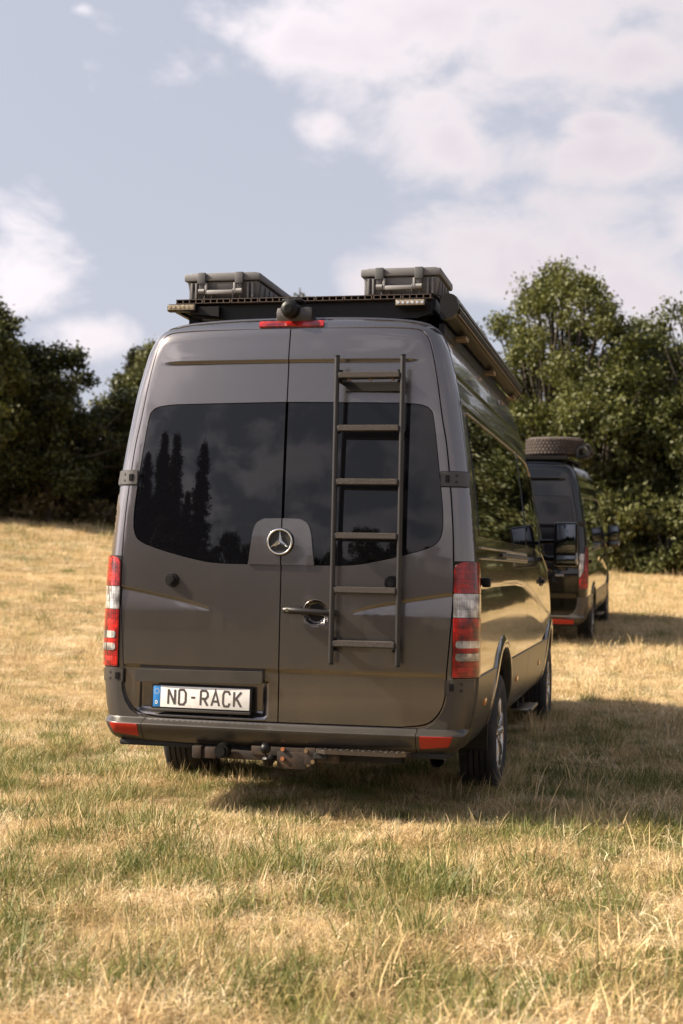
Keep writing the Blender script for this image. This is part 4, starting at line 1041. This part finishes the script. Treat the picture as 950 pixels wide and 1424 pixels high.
for (d0, d1, dens, mg, sc) in ((3.2, 9, 470, .8, 1.05), (9, 16, 260, 1.2, .95), (16, 32, 85, 2.5, 1.4), (32, 62, 24, 5, 2.2)):
    x, y, d = wedge(d0, d1, dens*1.5, mg)
    g = vnoise(x, y, 1, .20)*.45+vnoise(x, y, 2, .6)*.20+vnoise(x, y, 3, .08)*.45      # greenness
    p = vnoise(x, y, 4, .5)*.6+vnoise(x, y, 5, .15)*.4
    near = np.clip((12.5-d)/3, 0, 1)
    thr = .775-.190*near
    u = rng.uniform(size=len(x)); idx = np.where(u < .40, 0, np.where(u < .52, 1, np.where(u < .68, 2, 3)))
    idx = np.where((p > .58) & (rng.uniform(size=len(x)) < .6), 2, idx)
    gr = g+rng.normal(0, .09, len(x)) > thr; v = rng.uniform(size=len(x)); idx = np.where(gr, np.where(v < .34, 4, np.where(v < .74, 5, 6)), idx)
    idx = np.where(~gr & (rng.uniform(size=len(x)) < .10), 5, idx)
    w_ = rng.uniform(size=len(x)); idx = np.where((w_ < .0008) & (d < 12), 7, np.where((w_ > 2) & (d < 14), 8, idx))
    s = sc*rng.uniform(.6, 1.25, len(x))*(1+.3*(gr & (idx == 4)))*(.55+.9*vnoise(x, y, 6, .35))
    PX.append(x); PY.append(y); PS.append(s); PI.append(idx)
# a sparser ring of grass to the right of the vans, which their flanks mirror
x = rng.uniform(1, 16, 9000); y = rng.uniform(-4, 34, 9000); PX.append(x); PY.append(y); PS.append(rng.uniform(1.2, 2.2, 9000)); PI.append(rng.integers(0, 4, 9000))
# long uncut tufts standing against the tyres
for wx in (-.878, .878):
    for wy in (RW, FW_):
        n = 170; a = rng.uniform(0, 6.283, n); q = rng.uniform(.9, 1.5, n); PX.append(wx+.15*q*np.cos(a)); PY.append(wy+.27*q*np.sin(a)); PS.append(rng.uniform(1.0, 1.7, n)); PI.append(rng.choice([0, 1, 4, 5], n))
PX, PY, PS, PI = map(np.concatenate, (PX, PY, PS, PI))
PZ = gh(PX, PY)-.012
# not inside the wheels
keep = np.ones(len(PX), bool)
for wx in (-.865, .865):
    for wy in (RW, FW_): keep &= ~((np.abs(PX-wx) < .13) & (np.abs(PY-wy) < .22))
PX, PY, PZ, PS, PI = PX[keep], PY[keep], PZ[keep], PS[keep], PI[keep]
# flattened under the van
under = (np.abs(PX) < .9) & (PY > -.1) & (PY < 6); PS = np.where(under, PS*.8, PS)
me = bpy.data.meshes.new('meadow_grass'); me.vertices.add(len(PX)); me.vertices.foreach_set('co', np.stack([PX, PY, PZ], 1).ravel())
for nm, ty, dat in (('sc', 'FLOAT', PS), ('rz', 'FLOAT', rng.uniform(0, 6.283, len(PX))), ('ix', 'INT', PI)):
    at_ = me.attributes.new(nm, ty, 'POINT'); at_.data.foreach_set('value', dat.astype(np.float32 if ty == 'FLOAT' else np.int32))
gr_o = link('meadow_grass', me, None, None, 'stuff'); gr_o['label'] = 'dry straw-coloured meadow grass with green tufts covering the field'; gr_o['category'] = 'grass'
print('GRASS', len(PX))
ng = bpy.data.node_groups.new('scatter', 'GeometryNodeTree'); ng.interface.new_socket('Geometry', in_out='INPUT', socket_type='NodeSocketGeometry'); ng.interface.new_socket('Geometry', in_out='OUTPUT', socket_type='NodeSocketGeometry')
N = ng.nodes; L = ng.links; gi = N.new('NodeGroupInput'); go = N.new('NodeGroupOutput'); ip = N.new('GeometryNodeInstanceOnPoints'); ci = N.new('GeometryNodeCollectionInfo')
ci.inputs['Collection'].default_value = protos; ci.inputs['Separate Children'].default_value = True; ci.inputs['Reset Children'].default_value = True
def attr(nm, ty):
    a = N.new('GeometryNodeInputNamedAttribute'); a.data_type = ty; a.inputs['Name'].default_value = nm; return a.outputs[0]
ip.inputs['Pick Instance'].default_value = True
cb = N.new('ShaderNodeCombineXYZ'); L.new(attr('rz', 'FLOAT'), cb.inputs[2]); er = N.new('FunctionNodeEulerToRotation'); L.new(cb.outputs[0], er.inputs[0])
L.new(gi.outputs[0], ip.inputs['Points']); L.new(ci.outputs[0], ip.inputs['Instance']); L.new(attr('ix', 'INT'), ip.inputs['Instance Index']); L.new(er.outputs[0], ip.inputs['Rotation'])
sv = N.new('ShaderNodeCombineXYZ'); a_ = attr('sc', 'FLOAT'); [L.new(a_, sv.inputs[i]) for i in range(3)]; L.new(sv.outputs[0], ip.inputs['Scale']); L.new(ip.outputs[0], go.inputs[0])
md = gr_o.modifiers.new('scatter', 'NODES'); md.node_group = ng

# ================================================================== trees
def leaf_mat(name, c1, c2, tr=.25):
    return blade_mat(name, c1, c2, tr)
OAK = leaf_mat('oak_leaves', (.018, .025, .006), (.085, .086, .020))
OAK2 = leaf_mat('yellow_green_leaves', (.018, .027, .006), (.098, .102, .022))
FIR = leaf_mat('fir_needles', (.012, .016, .008), (.040, .042, .020), .1)
HEDGE = leaf_mat('hedge_leaves', (.04, .050, .014), (.12, .118, .036))
def leaves(C, R, n, size, seed, flat=1.):
    r = np.random.default_rng(seed); C = np.array(C); R = np.array(R); w = R**2.2; k = r.choice(len(C), n, p=w/w.sum())
    d = r.normal(size=(n, 3)); d /= np.linalg.norm(d, axis=1)[:, None]; rad = r.uniform(0, 1, n)**.45
    c = C[k]+d*(R[k]*rad)[:, None]*[1, 1, .75*flat]
    # sub-clusters give ragged edges
    sub = r.normal(0, .16, (400, 3)); c = c+sub[r.integers(0, 400, n)]*.8
    u = r.normal(size=(n, 3)); u /= np.linalg.norm(u, axis=1)[:, None]; v = np.cross(u, r.normal(size=(n, 3))); v /= np.linalg.norm(v, axis=1)[:, None]
    s = size*r.uniform(.6, 1.3, n)[:, None]
    A = c-u*s; B = c+v*s*.55; Cc = c+u*s; D = c-v*s*.55
    V = np.stack([A, B, Cc, D], 1).reshape(-1, 3); return V, n
def quadmesh(name, V, n, m_, parent):
    me = bpy.data.meshes.new(name); me.vertices.add(4*n); me.vertices.foreach_set('co', V.ravel()); me.loops.add(4*n); me.polygons.add(n)
    me.loops.foreach_set('vertex_index', np.arange(4*n)); me.polygons.foreach_set('loop_start', np.arange(n)*4); me.polygons.foreach_set('loop_total', np.full(n, 4)); me.update(calc_edges=True)
    return link(name, me, m_, parent)
def broad(seed, H, R, nl, m_, size=.13, low=.22, clumps=46, cr=.27):
    r = np.random.default_rng(seed); C = []; Rd = []
    i = 0
    while len(C) < clumps and i < 4000:
        i += 1; z = r.uniform(low, 1.0); prof_ = math.sin(math.pi*min(1, max(0, (z-low+.12)/(1.12-low)))**.8)**.6
        a = r.uniform(0, 2*math.pi); q = math.sqrt(r.uniform(.15, 1))*R*prof_*(.8+.25*math.sin(2*a+seed)+.15*math.sin(5*a+seed*2))
        p = np.array([q*math.cos(a), q*math.sin(a), z*H*.93+r.normal(0, .15)]); rad = r.uniform(.35, 1.05)*R*cr*(1.35-.6*z)
        if all(np.linalg.norm(p-c) > .45*(rad+b) for c, b in zip(C, Rd)): C.append(p); Rd.append(rad)
    # small outlying sprays
    for k in range(clumps):
        j = r.integers(0, len(C)); d = r.normal(size=3); d /= np.linalg.norm(d); C.append(C[j]+d*Rd[j]*1.15); Rd.append(Rd[j]*r.uniform(.22, .45))
    V, n = leaves(C, Rd, nl, size, seed+5)
    b = MB(); t0 = R*.055+.06; fork = H*low*.9
    lx, ly = r.normal(0, .12, 2)*R*.5
    b.tube([(0, 0, -.3), (lx*.3, ly*.3, fork*.5), (lx, ly, fork), (lx*1.3, ly*1.2, H*.5), (lx*1.2, ly, H*.85)], [t0*1.25, t0, t0*.85, t0*.5, t0*.12], 10)
    for c, rd in zip(C[:clumps], Rd[:clumps]):
        if r.uniform() < .6:
            s = np.array([lx, ly, fork+r.uniform(0, .35)*H*.6]); mid = (s+c)/2+r.normal(0, .15, 3)*[1, 1, .3]; mid[2] -= .1*H*.3
            b.tube([tuple(s), tuple(mid), tuple(c)], [t0*.4, t0*.25, t0*.06], 6)
    return (V, n, b, m_)
def place_tree(kind, name, label, loc, rz=0., sc=1., group=None, cat='tree'):
    root = thing(name, label, cat, loc, (0, 0, rz), group, (sc, sc, sc))
    if kind.get('c') is None:
        V, n, b, m_ = kind['f'](); kind['c'] = quadmesh('crown', V, n, m_, root).data; kind['t'] = b.build('trunk', BARK, root, 60).data
    else:
        link('crown', kind['c'], None, root); link('trunk', kind['t'], None, root)
    return root
def fir(seed, H, R, nl, m_, poplar=False):
    r = np.random.default_rng(seed); C = []; Rd = []; b = MB(); b.tube([(0, 0, -.3), (0, 0, H*.5), (0, 0, H)], [.17, .10, .02], 8)
    for k in range(int(H*(5 if not poplar else 6))):
        z = H*(.06+.92*(k/(H*(5 if not poplar else 6)))); q = R*(1-z/H)**(.8 if not poplar else .4)*r.uniform(.55, 1.1)*(1 if not poplar else min(1, .35+z/H*2))
        for a in r.uniform(0, 6.283, 3):
            L_ = max(q, .1); e = np.array([L_*math.cos(a), L_*math.sin(a), z-(L_*.35 if not poplar else -L_*.6)])
            b.tube([(0, 0, z), tuple(e)], [.03, .008], 4)
            for t in (.35, .62, .85, 1.0): C.append(np.array([0, 0, z])*(1-t)+e*t+[0, 0, -.03]); Rd.append(.10+.30*(1-t)*min(L_, 1)+.09)
    V, n = leaves(C, Rd, nl, .085, seed, .6); return (V, n, b, m_)
K1 = dict(f=lambda: broad(11, 7.2, 3.4, 34000, OAK, .095, .20, 95, .19)); K2 = dict(f=lambda: broad(23, 9.9, 4.6, 72000, OAK2, .070, .10, 190, .145)); K3 = dict(f=lambda: broad(5, 6.4, 3.2, 28000, OAK, .095, .10, 80, .20))
KF = dict(f=lambda: fir(3, 9.5, 2.0, 26000, FIR)); KP = dict(f=lambda: fir(9, 14., 2.7, 42000, FIR)); KB = dict(f=lambda: broad(31, 2.4, 1.7, 11000, HEDGE, .09, .0, 26))
def pxy(px, D):
    a = -.22+(px-475)/F; return cx0+D*math.sin(a), cy0+D*math.cos(a)
def T(kind, name, label, px, D, rz, sc, group, cat='tree'):
    x, y = pxy(px, D); return place_tree(kind, name, label, (x, y, float(gh(x, y))), rz, sc, group, cat)
gL = 'broadleaf trees along the left field edge'; gR = 'broadleaf trees along the right field edge'
T(K1, 'oak_tree', 'tallest dark broadleaf tree at the left edge of the picture', -8, 46, .4, .95, gL)
T(K1, 'oak_tree', 'dark forked broadleaf tree just left of the van, its trunk showing above the field', 72, 45, 2.1, .80, gL)
T(K3, 'oak_tree', 'low dark tree whose crown meets the left side of the van', 146, 48, 1.1, .60, gL)
T(K3, 'oak_tree', 'dark tree with a leaning trunk between the two forked trees at left', 28, 49, 4.0, .84, gL)
for i, (px, D, rz, sc) in enumerate(((-90, 46, 1, 1.05), (-170, 47, 3, .95), (215, 52, .3, .9), (290, 54, 2, .9), (370, 56, 1.5, .95), (450, 56, 5, .9), (530, 55, 3.3, .95), (600, 54, .8, 1.))):
    T(K3 if i % 2 else K1, 'oak_tree', ('dark tree just outside the left edge of the view', 'dark tree farther outside the left edge of the view')[i] if i < 2 else 'dark tree hidden from view behind the brown-grey van', px, D, rz, sc, gL if i < 2 else 'trees behind the brown-grey van')
T(KF, 'fir_tree', 'pointed fir rising behind the left trees, next to the van roof line', 182, 60, 0, .70, 'firs beyond the field')
T(KF, 'fir_tree', 'second, slightly lower fir touching the left flank of the van', 206, 58, 2, .66, 'firs beyond the field')
T(KF, 'fir_tree', 'fir whose tip shows just above the slats between the two roof cases', 411, 55, 1, .985, 'firs beyond the field')
T(K2, 'oak_tree', 'tallest yellow-green broadleaf tree, right of the awning, sky showing through its crown', 770, 46, .2, 1.02, gR)
T(K2, 'oak_tree', 'wide yellow-green tree at the right edge, behind the black van', 885, 48, 2.4, .86, gR)
T(K3, 'oak_tree', 'darker low tree filling the gap behind the black van roof', 820, 43, 2.9, .92, gR)
T(K1, 'oak_tree', 'dark tree between the awning tip and the tall yellow-green tree', 705, 49, .9, .90, gR)
T(K3, 'oak_tree', 'dark rounded tree at the right picture edge below the wide tree', 945, 43, 5.1, .88, gR)
for i, (px, D, rz, sc) in enumerate(((1030, 44, 1, 1.0), (1130, 42, 3, .95), (1250, 41, 0, 1.05), (1390, 39, 2, 1), (1550, 37, 4, 1.05), (1720, 36, 1, 1.0), (1900, 34, 2, 1.1))):
    T((K2, K1, K3)[i % 3], 'oak_tree', 'broadleaf tree standing beyond the right edge of the view', px, D, rz, sc, 'trees beyond the right picture edge')
KB['c'] = None
for i, (px, D, rz, sc) in enumerate(((880, 41, 0, .95), (925, 40.5, 2, .8), (960, 41, 1, 1.0), (848, 42, 3, .8), (1010, 41, 2, 1), (1060, 41, 5, 1.1))):
    lab = ('pale green bush right of the black van at the field edge', 'small pale green bush just inside the right picture edge', 'large pale bush cut by the right picture edge', 'small bush half hidden by the black van', 'bush standing beyond the right edge of the view', 'bush standing beyond the right edge of the view')[i]
    T(KB, 'bush', lab, px, D, rz, sc, 'bushes at the right field edge', 'bush')
# tall dry undergrowth at the foot of the left trees (stuff)
C = []; Rd = []
for px in np.arange(-120, 660, 12):
    x, y = pxy(px, 45.5+rng.uniform(-.6, 1.2)); z = float(gh(x, y)); C.append((x, y, z+rng.uniform(.1, .5))); Rd.append(rng.uniform(.35, .8))
V, n = leaves(C, Rd, 16000, .10, 77)
o = quadmesh('undergrowth', V, n, leaf_mat('dry_undergrowth', (.045, .038, .017), (.12, .093, .040)), None); o['kind'] = 'stuff'; o['label'] = 'tall brownish undergrowth at the foot of the left trees'; o['category'] = 'undergrowth'
# trees behind the camera, which the rear windows mirror
def TB_(kind, name, label, ang, D, rz, sc, group):
    x, y = -.4-D*math.sin(ang), -D*math.cos(ang); return place_tree(kind, name, label, (x, y, float(gh(x, y))), rz, sc, group)
for i, (a, D, sc) in enumerate(((.60, 50, .86), (.568, 53, .99), (.540, 51, .92), (.508, 50, 1.0), (.482, 53, 1.05), (.425, 51, 1.0), (.452, 56, .80), (.64, 55, .95))):
    TB_(KP, 'conifer_tree', 'tall narrow tree mirrored in the left rear window', a, D, i, sc, 'tall narrow trees mirrored in the rear window')  # pointed conifers, seen only as reflections in the rear glass
for i, (a, D, sc) in enumerate(((.70, 48, 1.), (.58, 46, 1.0), (.50, 47, 1.05), (.43, 48, .8), (.36, 49, .95), (.30, 50, 1.05), (.24, 52, .9), (.16, 52, .85), (.09, 55, 1.15), (.03, 55, 1.1), (-.04, 54, .9), (-.12, 55, .85), (-.2, 56, .9), (-.3, 54, 1.0), (-.4, 52, .9))):
    TB_((K1, K3)[i % 2], 'oak_tree', 'dark tree mirrored low in the rear windows', a, D, i*1.3, sc, 'dark trees mirrored in the rear windows')
